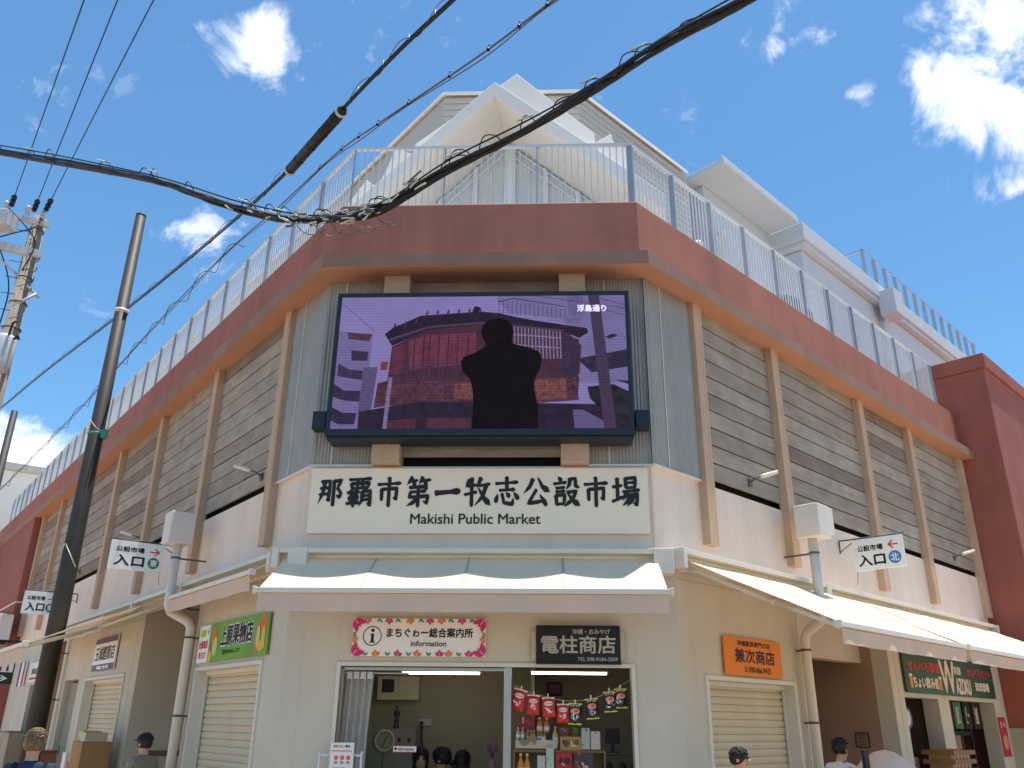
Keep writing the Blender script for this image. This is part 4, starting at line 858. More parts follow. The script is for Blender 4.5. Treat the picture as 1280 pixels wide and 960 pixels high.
# ------------------------------------------------------------------ spotlights on arms
def spot(label, fr, s, d):
    t = thing('spotlight', label, 'wall lamp', fr.at(s, .03, 4.42), fr.rz, 'slim white spotlights on arms before the slats')
    mb = MB(); mb.tube([(0, .0, -.04), (0, -.07, 0), (d * .04, -.13, .02)], .011, 8); mb.box(-.03, .03, -.01, .02, -.09, .0); mb.build('arm', M['cable_grey'], t)
    a = Vector((d * .03, -.12, .015)); b = Vector((d * .17, -.29, .08)); mb = MB(); mb.tube([a, a * .8 + b * .2, b], [.02, .026, .024], 10); mb.build('lamp_head', M['alu'], t)
spot('white spotlight on the slat bay behind the fruit shop awning', FL, 1.2, -1)
spot('white spotlight on the slats beside the steel pole', FL, 6.3, -1); spot('white spotlight on the slats far beyond the steel pole', FL, 10.6, -1)
spot('white spotlight on the slats over the steep sunlit awning', FR, 1.68, 1); spot('white spotlight on the last slat bay beside the tower', FR, 8.55, 1)

# ------------------------------------------------------------------ rooftop fittings
def globe(label, p, r=.085):
    t = thing('globe_lamp', label, 'lamp', p, 0, 'round white lamps on the roof terrace')
    MB().ball((0, 0, 0), r, 16).build('globe', paint((236, 230, 222), .3), t); MB().lathe([(.05, 0), (.05, .1)], (0, .03, 0), 12, 0, 'y').build('lamp_base', M['alu'], t)
globe('round white wall lamp on the roof gable near the big cable', FF.at(.99, -1.95, 9.68)); globe('round white wall lamp on the roof gable facing the steep awning', FF.at(3.23, -1.95, 9.74))
globe('round white lamp behind the railing nearest the gable', FR.at(.9, -.45, 7.75), .06); globe('round white lamp behind the railing above the first slat bay', FR.at(2.3, -.8, 8.4), .08)
t = thing('vent_cowl', 'dark grey ventilation cowl standing behind the roof railing', 'vent', FR.at(5.0, -.9, 7.36), FR.rz)
mb = MB(); mb.prism([(-.5, .3), (.2, .3), (.5, .62), (.5, .95), (-.1, 1.05), (-.5, .95)], -.35, .35); mb.build('hood', mat('dark_vent_metal', (92, 96, 100), .5, .1, 5, metal=.4), t, bev=.03)
mb = MB(); mb.box(-.45, .15, -.3, .3, 0, .3); mb.build('duct', M['galv'], t)
mb = MB()
for k in range(5): mb.box(.3, .52, -.33, .33, .35 + k * .055, .37 + k * .055)
mb.build('louvre', M['black'], t)
# air conditioner on the left end
t = thing('air_conditioner', 'white outdoor air conditioner unit hung at the terracotta end block', 'air conditioner', FL.at(16.0, .45, 3.32), FL.rz)
mb = MB(); mb.box(-.4, .4, -.16, .14, 0, .6); mb.build('case', paint((220, 216, 206)), t, bev=.02)
mb = MB(); ring(mb, .1, .3, .24, .02, -.165); [ring(mb, .1, .3, .2 - k * .05, .01, -.165) for k in range(3)]; mb.build('fan_grille', M['cable_grey'], t, normals=False)
mb = MB(); mb.box(-.4, -.34, -.1, .44, -.05, 0); mb.box(.34, .4, -.1, .44, -.05, 0); mb.build('bracket', M['black'], t)

# ------------------------------------------------------------------ poles
def spline(P, n=12):
    P = [Vector(p) for p in P]; out = []
    for i in range(len(P) - 1):
        a, b, c, d = P[max(i - 1, 0)], P[i], P[i + 1], P[min(i + 2, len(P) - 1)]
        for j in range(n):
            t = j / n; out.append(.5 * ((2 * b) + (c - a) * t + (2 * a - 5 * b + 4 * c - d) * t * t + (3 * b - a - 3 * c + d) * t ** 3))
    out.append(P[-1]); return out
t = thing('steel_pole', 'tall plain dark steel pole with a pale band, unlit and wireless at its top', 'pole', (-6.45, 12.42, 0))
mb = MB(); mb.tube([(0, 0, 0), (0, 0, 3.5), (0, 0, 9.64)], [.132, .126, .084], 16); mb.lathe([(.086, 9.64), (.08, 9.68), (.02, 9.70)], (0, 0, 0), 16); mb.build('shaft', M['pole'], t)
mb = MB(); mb.lathe([(.114, 7.78), (.114, 7.84)], (0, 0, 0), 16, 0); mb.lathe([(.122, 5.66), (.122, 5.70)], (0, 0, 0), 16, 1); mb.box(.12, .19, -.1, .0, 5.6, 5.74, 1); mb.tube([(-.1, -.1, 5.9), (.05, -.16, 5.75), (.16, -.05, 5.68)], .007, 5, 0); mb.tube([(-.16, -.06, 3.75), (-.02, -.19, 3.95), (.16, -.12, 3.62)], .008, 5, 0); mb.build('pole_band', [M['cable_white'], mat('green_tape', (60, 130, 120), .6)], t)
t = thing('distant_pole', 'thin grey pole top standing before the white cloud', 'pole', (-15.95, 25.4, 0))
mb = MB(); mb.tube([(0, 0, 0), (0, 0, 10.7)], [.17, .10], 12); mb.build('shaft', M['pole'], t)
t = thing('utility_pole', 'concrete utility pole crowded with crossarms, insulators and a transformer can', 'utility pole', (-8.8, 13.36, 0))
mb = MB(); mb.tube([(0, 0, 0), (0, 0, 10.2)], [.20, .115], 16); mb.build('shaft', M['concrete'], t)
ux, uy = .78, .62
for z, ln, nm in ((10.02, .95, 0), (9.42, .8, 0), (9.36, .5, 1)):
    mb = MB(); a = Vector((-ux * ln, -uy * ln * .7, z)); b = Vector((ux * .28, uy * .2, z)); d = (b - a).normalized(); s_ = Vector((-d.y, d.x, 0)) * .045
    o_ = Vector((.0, -.14, 0))
    mb.slab([((a + o_ + s_).x, (a + o_ + s_).y), ((b + o_ + s_).x, (b + o_ + s_).y), ((b + o_ - s_).x, (b + o_ - s_).y), ((a + o_ - s_).x, (a + o_ - s_).y)], z - .04, z + .05)
    mb.build('crossarm', M['porcelain'], t)
mb = MB(); mb.tube([(-.62, -.5, 9.42), (.0, -.13, 8.85)], .018, 6); mb.tube([(-.15, -.1, 9.0), (.32, .02, 8.55)], .03, 6); mb.tube([(.0, -.12, 8.3), (.28, .0, 8.62)], .026, 6); mb.build('brace', M['porcelain'], t)
for (x, y_, z) in ((-.42, -.4, 10.12), (-.1, -.25, 10.12), (.12, -.1, 10.14), (-.62, -.5, 9.52)):
    mb = MB(); mb.lathe([(.03, 0), (.055, .03), (.03, .06), (.055, .09), (.03, .12), (.05, .15), (.02, .2)], (x, y_, z - .02), 10); mb.build('insulator', M['porcelain'], t)
mb = MB(); mb.box(-.75, -.2, -.62, -.25, 9.7, 10.0); mb.lathe([(.04, 0), (.06, .05), (.03, .1)], (-.4, -.65, 9.8), 10); mb.build('switch_box', M['porcelain'], t, bev=.02)
mb = MB(); mb.lathe([(.05, 7.0), (.17, 7.04), (.18, 7.1), (.18, 7.62), (.15, 7.68), (.06, 7.72)], (-.06, -.2, 0), 16); mb.tube([(.05, -.3, 7.66), (.09, -.34, 7.86), (.14, -.33, 7.92)], .02, 6, 1); mb.tube([(.12, -.25, 7.6), (.18, -.25, 7.7), (.2, -.25, 7.6)], .022, 6, 1); mb.v = [(x + .13, y_, z) for x, y_, z in mb.v]; mb.build('transformer', [M['porcelain'], M['black']], t)
mb = MB()
for k in range(13): z = 7.9 + k * .16; sd = 1 if k % 2 else -1; mb.tube([(-.02, -.12, z), (sd * .2 - .02, -.2, z)], .008, 5)
for k in range(5): z = 7.9 + k * .5; mb.lathe([(.16 - .008 * k, z), (.16 - .008 * k, z + .02)], (0, 0, 0), 12)
mb.build('step_bolt', M['cable_grey'], t)
mb = MB(); mb.tube(spline([(-.7, -.4, 9.9), (-.35, -.3, 9.3), (-.1, -.2, 8.6), (-.1, -.22, 7.7)], 8), .012, 6); mb.tube(spline([(-.3, -.5, 10.1), (.05, -.35, 9.75), (.16, -.2, 9.5), (.02, -.16, 9.0)], 8), .012, 6); mb.tube(spline([(.1, -.1, 10.1), (.12, -.3, 9.8), (-.2, -.4, 9.6), (-.5, -.5, 9.4)], 8), .012, 6)
for k in range(4): mb.tube(spline([(.06, -.14, 9.25 - .2 * k), (.2, -.1, 9.2 - .2 * k), (.24, -.1, 9.3 - .2 * k)], 5), .008, 5)
mb.tube(spline([(-.1, -.2, 7.05), (-.02, -.2, 6.7), (.06, -.16, 6.4), (.0, -.16, 5.9)], 6), .02, 6); mb.build('jumper_wire', M['cable'], t)
mb = MB(); mb.lathe([(.05, 6.3), (.06, 6.35), (.06, 6.6), (.03, 6.65)], (.06, -.18, 0), 10, 0); mb.box(-.02, .1, -.24, -.16, 6.05, 6.25, 1); mb.build('terminal_can', [M['porcelain'], paint((196, 110, 60))], t)

# ------------------------------------------------------------------ cables
def resample(P, step):
    out = [P[0]]; acc_ = 0
    for a, b in zip(P, P[1:]):
        L = (b - a).length; acc_ += L
        if acc_ >= step: out.append(b); acc_ = 0
    return out
def strand(path_, rad, turns, ph, wob=0.0, seed=0):
    rnd = random.Random(seed); o = []; n = len(path_)
    for i, p in enumerate(path_):
        t_ = path_[min(i + 1, n - 1)] - path_[max(i - 1, 0)]; t_.normalize(); N = t_.cross(Vector((0, 0, 1))).normalized(); Bv = t_.cross(N)
        a = ph + turns * 2 * math.pi * i / n; r = rad(i / n) if callable(rad) else rad
        w = wob * mnoise.noise(Vector((i * .35, seed * 7.1, 0))) if wob else 0
        o.append(p + N * (math.cos(a) * r + w) + Bv * (math.sin(a) * r + w * .7))
    return o
main = spline([(-7.25, 8.92, 8.42), (-6.25, 8.44, 7.96), (-4.85, 7.81, 7.32), (-3.68, 7.33, 6.77), (-2.65, 6.91, 6.17), (-2.0, 6.6, 5.83), (-1.52, 6.42, 5.74), (-1.15, 6.3, 5.8), (-0.58, 6.07, 6.05), (0.04, 5.8, 6.23), (0.63, 5.46, 6.4), (1.15, 5.07, 6.51), (1.71, 4.59, 6.5), (2.0, 4.25, 6.48)], 14)
t = thing('cable_bundle', 'thick sagging black cable bundle crossing before the cornice with frayed silvery ties', 'cable', tuple(main[84]))
O = Vector(main[84]); rel = [p - O for p in main]
fat = lambda u: .026 + .035 * math.exp(-((u - .47) / .07) ** 2)
mb = MB()
for k in range(7): mb.tube(strand(rel, fat, (2.2, 1.4, -1.2, 3.1, -2.0, .8, 2.6)[k], k * .9, .03, k), (.021, .018, .020, .015, .019, .014, .016)[k], 6)
mb.build('cable_strand', M['cable'], t)
mb = MB(); mb.tube([p + Vector((0, 0, .075 + .02 * math.sin(i * .12))) for i, p in enumerate(rel)], .0075, 6); mb.build('messenger_wire', M['cable'], t)
rnd = random.Random(5)
for k in range(84):                                     # pale ties and frayed ends near the splice
    c = int(rnd.gauss(82, 11)); c = max(8, min(len(rel) - 10, c)); p = rel[c]; d = (rel[c + 1] - rel[c - 1]).normalized()
    q = p + Vector((rnd.uniform(-.05, .05), rnd.uniform(-.09, -.02), rnd.uniform(-.06, .06))); e = d * rnd.uniform(.05, .15) + Vector((0, rnd.uniform(-.02, .02), rnd.uniform(-.03, .03)))
    MB().tube([q - e * .5, q + Vector((0, 0, rnd.uniform(-.015, .01))), q + e * .5], rnd.uniform(.006, .011), 5).build('cable_tie', M['cable_white'] if k % 5 < 3 else M['cable_grey'], t)
for k in range(26):
    i = 6 + k * 6 + rnd.randint(-2, 2)
    if i > len(rel) - 8: break
    p = rel[i]; d = (rel[i + 1] - rel[i - 1]).normalized(); L = rnd.uniform(.10, .20); hh = rnd.uniform(.09, .15)
    MB().tube(spline([p + Vector((0, 0, -.03)), p + d * L * .3 + Vector((0, 0, hh)), p + d * L + Vector((0, 0, hh * .8)), p + d * L * 1.5 + Vector((0, 0, .02))], 5), .0055, 5).build('wire_loop', M['cable'], t)
    if k % 2 == 0: MB().tube([p + Vector((-.02, -.03, .10)), p + d * .13 + Vector((0, -.03, .088))], .008, 5).build('cable_tie', M['cable_white'], t)
for k in range(6): i = 70 + 5 * k; p = rel[i]; MB().tube(spline([p, p + Vector((.08, -.02, -.11)), p + Vector((.2, 0, -.13)), p + Vector((.28, 0, -.05))], 5), .004, 5).build('wire_loop', M['cable_grey'], t)
c2 = spline([(-0.04, 4.4, 6.77), (-0.46, 4.98, 6.88), (-1.01, 5.71, 7.02), (-1.67, 6.59, 7.12), (-2.52, 7.8, 7.26), (-4.22, 10.16, 7.81), (-6.88, 13.33, 8.26), (-10.78, 18.02, 9.09), (-14.0, 21.91, 9.7), (-18.5, 27.4, 10.6), (-23.5, 33.5, 11.8)], 20)
t = thing('black_cable', 'double black cable carrying the sleeve and passing the steel pole band', 'cable', tuple(c2[80])); O = Vector(c2[80]); rel = [p - O for p in c2]
mb = MB(); mb.tube(rel, .014, 6); mb.tube([p + Vector((.01, .02, .075)) for p in rel], .008, 6); mb.build('cable_strand', M['cable'], t)
mb = MB(); fine = resample(spline(rel, 6), .03); hel = []
for i in range(0, len(fine) - 1):
    a = i * .30; L_ = fine[i]; hel.append(L_ + Vector((.0, .045 * math.cos(a), .04 + .05 * math.sin(a))))
mb.tube(hel, .0038, 4)
for k in range(10, 150, 9): p = rel[k]; mb.tube([p + Vector((0, 0, -.02)), p + Vector((0, 0, .09))], .006, 5)
mb.build('spiral_hanger', M['cable_grey'], t)
a, b = Vector((-1.70, 6.63, 7.118)), Vector((-2.49, 7.76, 7.25)); t = thing('cable_sleeve', 'fat black cable splice sleeve with white end rings', 'cable sleeve', tuple(a)); d = b - a
mb = MB(); mb.tube([Vector((0, 0, 0)), d], .055, 14); mb.tube([d * -.05, Vector((0, 0, 0))], [.03, .055], 12); mb.tube([d, d * 1.05], [.055, .03], 12); mb.build('sleeve', M['cable'], t)
mb = MB(); mb.tube([d * -.012, d * .012], .06, 14); mb.tube([d * .985, d * 1.012], .06, 14); mb.build('end_ring', M['cable_white'], t)
mb = MB()
for k in (.12, .33, .55, .8): mb.tube([d * k - d.normalized() * .012, d * k + d.normalized() * .012], .058, 12); mb.tube([d * k, d * k + Vector((.01, .02, .1))], .006, 5)
mb.build('sleeve_clamp', M['black'], t)
c3 = spline([(0.79, 4.53, 6.86), (0.31, 5.19, 7.08), (-0.33, 5.99, 7.24), (-1.4, 7.27, 7.55), (-2.09, 8.13, 7.76), (-3.12, 9.5, 7.94), (-4.41, 11.16, 8.17), (-6.34, 13.6, 8.24), (-9.59, 17.55, 7.98), (-14.79, 23.77, 7.7), (-19.8, 30.0, 7.9)], 20)
t = thing('looped_cable', 'thin cable with coiled wire loops strung beneath the double black cable', 'cable', tuple(c3[90])); O = Vector(c3[90]); rel = [p - O for p in c3]
mb = MB(); mb.tube(rel, .010, 6); mb.tube([p + Vector((.005, .01, -.03 - .02 * math.sin(i * .2))) for i, p in enumerate(rel)], .006, 5); mb.build('cable_strand', M['cable_grey'], t)
mb = MB(); fine = resample(spline(rel, 6), .03); hel = []
for i in range(0, len(fine)):
    u = i / len(fine)
    if u > .33: hel.append(fine[i] + Vector((.0, .09 * math.cos(i * .22), -.06 + .10 * math.sin(i * .22))))
mb.tube(hel, .0058, 4)
for k in range(6, 90, 8): p = rel[k]; mb.lathe([(.016, -.012), (.016, .012)], tuple(p), 8); mb.tube([p, p + Vector((0, 0, .05)), p + Vector((.03, 0, .06))], .005, 5)
mb.build('spiral_hanger', M['cable'], t)
PW = [((-9.21, 13.09, 10.25), (-5.05, 7.45, 9.4), (-3.86, 5.84, 8.93), 'thin power line running up from the crossarm, nearest the picture edge'), ((-8.91, 13.29, 10.28), (-4.77, 7.63, 9.6), (-3.58, 6.02, 9.16), 'thin power line in the middle of the three above the utility pole'), ((-8.7, 13.3, 10.3), (-4.45, 7.82, 9.78), (-3.22, 6.21, 9.3), 'thin power line leaving the tip of the pole crossarm nearest the building')]
for a, b, c, lb in PW:
    t = thing('power_line', lb, 'cable', a, 0, 'power lines from the utility pole'); O = Vector(a); P = spline([Vector(a) - O, Vector(b) - O, Vector(c) - O], 16)
    MB().tube(P, .008, 6).build('wire', M['cable'], t)
    d = (P[3] - P[0]).normalized(); mb = MB()
    for k in range(5): mb.tube([d * (.12 + .1 * k), d * (.17 + .1 * k)], [.05 if k % 2 == 0 else .03, .03 if k % 2 == 0 else .05], 8)
    mb.build('line_insulator', M['black'], t)
# ------------------------------------------------------------------ people
def skinmesh(V, E_, name, m, parent, sub=2):
    me = bpy.data.meshes.new(name); me.from_pydata([v[0] for v in V], E_, [])
    o = bpy.data.objects.new(name, me); COL.objects.link(o); sk = o.modifiers.new('skin', 'SKIN'); sk.use_smooth_shade = True
    for i, v in enumerate(V):
        r = v[1] if isinstance(v[1], tuple) else (v[1], v[1]); me.skin_vertices[0].data[i].radius = r
        me.skin_vertices[0].data[i].use_root = (i == 0)
    if sub: sb = o.modifiers.new('subdivision', 'SUBSURF'); sb.levels = sub; sb.render_levels = sub
    dg = bpy.context.evaluated_depsgraph_get(); em = bpy.data.meshes.new_from_object(o.evaluated_get(dg)); bpy.data.objects.remove(o); bpy.data.meshes.remove(me)
    em.name = name; em.materials.clear(); em.materials.append(m)
    for p in em.polygons: p.use_smooth = True; p.material_index = 0
    o = bpy.data.objects.new(name, em); COL.objects.link(o); o.parent = parent; return o
def person(label, loc, face, H, shirt, trousers=(60, 60, 70), hair='short', hairm=None, sit=False, arm_up=None, glasses=False, cap=None, strap=None, group='people at the market'):
    """face = heading of the gaze in degrees, clockwise from +y"""
    t = thing('person', label, 'person', loc, R_(-face), group); k = H / 1.68; z0 = 0.0
    hip = .90 * k if not sit else .47 * k; sh = hip + .50 * k; hd = hip + .70 * k
    V = [((0, 0, hip), (.155 * k, .11 * k))]; E_ = []
    def add(p, r, par): V.append((p, r)); E_.append((par, len(V) - 1)); return len(V) - 1
    w1 = add((0, 0, hip + .18 * k), (.135 * k, .095 * k), 0); ch = add((0, -.01 * k, hip + .38 * k), (.16 * k, .105 * k), w1); nb = add((0, -.01 * k, sh + .035 * k), (.07 * k, .06 * k), ch); nt = add((0, .012 * k, sh + .10 * k), .052 * k, nb)
    hb = add((0, .025 * k, hd - .07 * k), (.062 * k, .078 * k), nt); hm = add((0, .02 * k, hd + .0 * k), (.076 * k, .096 * k), hb); ht = add((0, .008 * k, hd + .065 * k), (.062 * k, .08 * k), hm)
    arms = {}
    for sd in (-1, 1):
        s_ = add((sd * .165 * k, -.01 * k, sh - .02 * k), .056 * k, ch)
        if arm_up == sd: e, wr = (sd * .26 * k, .16 * k, sh - .16 * k), (sd * .10 * k, .30 * k, sh + .06 * k)
        elif sit: e, wr = (sd * .22 * k, .05 * k, sh - .27 * k), (sd * .12 * k, .26 * k, sh - .34 * k)
        else: e, wr = (sd * .23 * k, -.01 * k, sh - .29 * k), (sd * .24 * k, .07 * k, sh - .53 * k)
        ei = add(e, .042 * k, s_); wi = add(wr, .028 * k, ei); dirv = (Vector(wr) - Vector(e)).normalized(); pal = Vector(wr) + dirv * .07 * k
        pi_ = add(tuple(pal), (.038 * k, .018 * k), wi); sidev = dirv.cross(Vector((0, 1, 0)) if abs(dirv.y) < .8 else Vector((0, 0, 1))).normalized()
        for f_, ln in enumerate((.055, .066, .07, .06)):
            a_ = pal + sidev * (.027 - .018 * f_) * k + dirv * .03 * k; m1 = add(tuple(a_), .0085 * k, pi_); add(tuple(a_ + dirv * ln * k + Vector((0, .012, 0)) * k), .007 * k, m1)
        add(tuple(Vector(wr) + dirv * .06 * k + sidev * .055 * k), .0095 * k, wi); arms[sd] = (s_, ei)
    legs = []
    for sd in (-1, 1):
        hp_ = add((sd * .09 * k, 0, hip - .04 * k), .085 * k, 0)
        if sit: kn = add((sd * .11 * k, .42 * k, .46 * k), .06 * k, hp_); an = add((sd * .11 * k, .40 * k, .08 * k), .04 * k, kn)
        else: kn = add((sd * .095 * k, .02 * k, .47 * k), .06 * k, hp_); an = add((sd * .1 * k, -.01 * k, .08 * k), .04 * k, kn)
        ty = .40 * k if sit else -.01 * k; add((sd * .11 * k, ty + .17 * k, .035 * k), .035 * k, an); legs.append((hp_, kn, an))
    body = skinmesh(V, E_, 'body', M['skin'], t, 2)
    # face: eyes, nose, mouth, ears
    mb = MB(); fy = .112 * k
    mb.ball((0, fy + .012 * k, hd - .02 * k), (.014 * k, .02 * k, .022 * k), 10, 0)
    for sd in (-1, 1): mb.ball((sd * .032 * k, fy - .012 * k, hd + .012 * k), (.014 * k, .008 * k, .009 * k), 10, 1); mb.ball((sd * .079 * k, .012 * k, hd - .005 * k), (.012 * k, .022 * k, .032 * k), 10, 0); mb.box(sd * .032 * k - .02 * k, sd * .032 * k + .02 * k, fy - .01 * k, fy - .002 * k, hd + .03 * k, hd + .036 * k, 1)
    mb.ball((0, fy - .012 * k, hd - .058 * k), (.024 * k, .01 * k, .006 * k), 10, 2); mb.build('face_detail', [M['skin'], M['hair'], paint((170, 92, 84))], t)
    # hair: a displaced cap open at the face
    mb = MB(); n_ = 28; kk = 18; rx, ry, rz_ = .092 * k, .112 * k, .108 * k; vs = []; fs = []; c = (0, .012 * k, hd + .02 * k); low = {'short': -.8, 'bob': -1.25, 'long': -1.3, 'tied': -.7}[hair]
    for i in range(kk + 1):
        th = math.pi / 2 - (math.pi / 2 - low) * i / kk
        for j in range(n_):
            a_ = 2 * math.pi * j / n_; front = max(0, math.sin(a_)); lim = low + (front ** 2) * (.38 - low) if front > 0 else low
            th2 = max(th, lim); rr = 1 + .16 * mnoise.noise(Vector((math.cos(a_) * 4, math.sin(a_) * 4, th2 * 5 + len(label)))); ct = math.cos(th2) if (th2 > -.2 or hair in ('short', 'tied')) else max(math.cos(th2), .93)
            vs.append((c[0] + rx * rr * ct * math.cos(a_), c[1] + ry * rr * ct * math.sin(a_), c[2] + rz_ * rr * math.sin(th2) - (.05 * k * max(0, -th2 - .3) if hair in ('bob', 'long') else 0)))
    for i in range(kk):
        for j in range(n_): fs.append((i * n_ + j, i * n_ + (j + 1) % n_, (i + 1) * n_ + (j + 1) % n_, (i + 1) * n_ + j))
    mb.add(vs, fs, 0, True)
    rr_ = random.Random(len(label))
    for q in range(170):                                   # loose locks break up the outline
        a_ = rr_.uniform(0, 2 * math.pi); e_ = rr_.uniform(.35, 1.5); p_ = Vector((rx * math.cos(e_) * math.cos(a_), ry * math.cos(e_) * math.sin(a_), rz_ * math.sin(e_))) + Vector(c); u_ = Vector((-math.sin(a_), math.cos(a_), -.3)) * .03 * k
        mb.tube([p_ * 1.0, p_ + u_ * .6 + (p_ - Vector(c)) * .08, p_ + u_ * 1.3], [.009 * k, .008 * k, .001], 5)
    if hair == 'tied': mb.ball((0, -.11 * k, hd - .03 * k), (.035 * k, .04 * k, .035 * k), 10); mb.tube([(0, -.12 * k, hd - .04 * k), (0, -.16 * k, hd - .1 * k), (0, -.14 * k, hd - .2 * k)], [.026 * k, .03 * k, .006 * k], 8)
    if hair in ('bob', 'long'): mb.ball((0, -.04 * k, hd - .09 * k), (.095 * k, .075 * k, .10 * k), 14)
    mb.build('hair', hairm or M['hair'], t)
    def shell(ids, extra, name, m):
        mp = {}; VV = []; EE = []
        for i in ids: mp[i] = len(VV); r = V[i][1]; r = r if isinstance(r, tuple) else (r, r); VV.append((V[i][0], (r[0] + extra, r[1] + extra)))
        for a_, b_ in E_:
            if a_ in mp and b_ in mp: EE.append((mp[a_], mp[b_]))
        return VV, EE, name, m
    VV, EE, nm, m = shell([0, w1, ch] + [q for s_ in arms.values() for q in s_], .024 * k, 'shirt', None)
    for sd in (-1, 1):                                    # sleeves end above the elbow
        s_, e_ = arms[sd]; i = [0, w1, ch] + [q for x in arms.values() for q in x]; j = i.index(e_); a_ = Vector(V[s_][0]); b_ = Vector(V[e_][0]); VV[j] = (tuple(a_ * .25 + b_ * .75), (.058 * k, .058 * k))
    VV.append(((0, -.005 * k, sh + .035 * k), (.082 * k, .072 * k))); EE.append((2, len(VV) - 1)); VV.append(((0, .0, sh + .075 * k), (.068 * k, .066 * k))); EE.append((len(VV) - 2, len(VV) - 1))
    skinmesh(VV, EE, 'shirt', mat('shirt_cloth', shirt, .9, .12, 14, .2, 200), t, 2)
    VV, EE, nm, m = shell([0] + [q for l_ in legs for q in l_], .012 * k, 'trousers', None); skinmesh(VV, EE, 'trousers', paint(trousers, .9), t, 2)
    if glasses:
        mb = MB()
        for sd in (-1, 1):
            mb.tube([(sd * .033 * k + .022 * k * math.cos(q * .63), fy + .004, hd + .01 * k + .017 * k * math.sin(q * .63)) for q in range(11)], .0025, 5); mb.tube([(sd * .055 * k, fy, hd + .012 * k), (sd * .085 * k, .0, hd + .012 * k)], .0025, 5)
        mb.build('glasses', M['black'], t)
    if cap:
        mb = MB(); vs = []; fs = []
        for i in range(9):
            th = math.pi / 2 * (1 - i / 8)
            for j in range(24): a_ = 2 * math.pi * j / 24; vs.append((.099 * k * math.cos(th) * math.cos(a_), .012 * k + .118 * k * math.cos(th) * math.sin(a_), hd + .045 * k + .085 * k * math.sin(th)))
        for i in range(8):
            for j in range(24): fs.append((i * 24 + j, i * 24 + (j + 1) % 24, (i + 1) * 24 + (j + 1) % 24, (i + 1) * 24 + j))
        mb.add(vs, fs, 0, True); br = [(.09 * k * math.cos(a_), .09 * k + .11 * k * math.sin(a_)) for a_ in [math.pi * q / 12 for q in range(13)]]; mb.slab(br, hd + .035 * k, hd + .045 * k); mb.ball((0, .012 * k, hd + .131 * k), .01 * k, 8)
        mb.build('cap', mat('black_cap_cloth', cap, .85, .1, 20), t)
    if strap:
        mb = MB()
        for sd in (-1, 1): mb.tube([(sd * .10 * k, -.13 * k, sh - .2 * k), (sd * .12 * k, -.07 * k, sh + .045 * k), (sd * .12 * k, .07 * k, sh + .03 * k), (sd * .11 * k, .125 * k, sh - .15 * k), (sd * .12 * k, .1 * k, sh - .3 * k)], .018 * k, 8)
        mb.build('backpack_strap', paint(strap, .9), t)
    return t
person('person with bleached streaky hair and a dark blue shirt walking past the steel pole', (-3.72, 7.2, -.0), -25, 1.475, (42, 56, 74), hair='short', hairm=M['haircut'], strap=(26, 26, 30))
person('person in a black cap and khaki shirt before the dark entrance passage', (-4.08, 10.3, 0), -60, 1.405, (128, 124, 104), hair='short', cap=(22, 22, 26))
person('person with short black hair and glasses before the closed shutter under the orange sign', (2.06, 8.22, .08), 115, 1.30, (84, 86, 92), hair='short', glasses=True)
person('person in a white shirt raising one hand before the brown passage', (3.42, 9.42, .02), 60, 1.43, (226, 224, 222), hair='short', arm_up=1)
tz = -.01
person('seated person with dark bobbed hair at the counter, closest to the wall clock', (-1.0, 10.55, tz + .03), 170, 1.68, (60, 58, 62), hair='bob', sit=True, group='people seated at the information counter')
person('seated person with tied hair and yellow shirt, middle of the three at the counter', (-.74, 10.5, tz + .04), -70, 1.68, (190, 160, 96), hair='tied', sit=True, group='people seated at the information counter')
person('seated person with long dark hair seen from behind at the counter', (-.52, 10.52, tz + .01), 10, 1.68, (120, 112, 84), hair='long', sit=True, group='people seated at the information counter')
for i, (x, y_) in enumerate(((-1.0, 10.6), (-.74, 10.56), (-.52, 10.56))):
    mb = MB(); mb.lathe([(.16, .50), (.17, .53), (.15, .57)], (0, 0, 0), 16); mb.tube([(0, 0, .0), (0, 0, .5)], .025, 8); mb.lathe([(.18, 0), (.18, .02), (.03, .04)], (0, 0, 0), 16)
    tag(mb.build('stool', M['black'], None, (x, y_, 0)), ('black stool under the person with bobbed hair', 'black stool under the person with tied hair', 'black stool under the person with long hair')[i], 'stool', 'stools at the information counter')

# ------------------------------------------------------------------ information room contents
def ftube(label, s0, s1, off, z):
    t = thing('ceiling_light', label, 'ceiling light', FF.at((s0 + s1) / 2, off, z), FF.rz, 'fluorescent ceiling lights in the counter rooms'); w = (s1 - s0) / 2
    MB().tube([(-w, 0, 0), (w, 0, 0)], .012, 10).build('tube', M['tube'], t); MB().box(-w - .02, w + .02, -.03, .03, .013, .026).build('fitting', M['alu'], t)
ftube('front fluorescent light over the information counter', 1.14, 1.98, -.6, 2.088); ftube('rear fluorescent light over the information counter', .88, 1.86, -1.5, 2.185); ftube('fluorescent light above the hanging snack bags', 2.54, 3.36, -.75, 2.105)
t = thing('wall_unit', 'pale wall unit with a dark square grille high in the information room', 'air conditioner', FF.at(.79, -2.5, 1.85), FF.rz)
mb = MB(); mb.box(-.27, .27, -.08, .09, 0, .29); mb.build('case', paint((206, 196, 168)), t, bev=.01); mb = MB(); mb.box(-.21, -.05, -.085, -.08, .09, .25); mb.build('grille', paint((50, 48, 50)), t)
t = thing('steel_cabinet', 'grey steel cabinet below the dark figurine', 'cabinet', FF.at(.78, -1.7, 0), FF.rz)
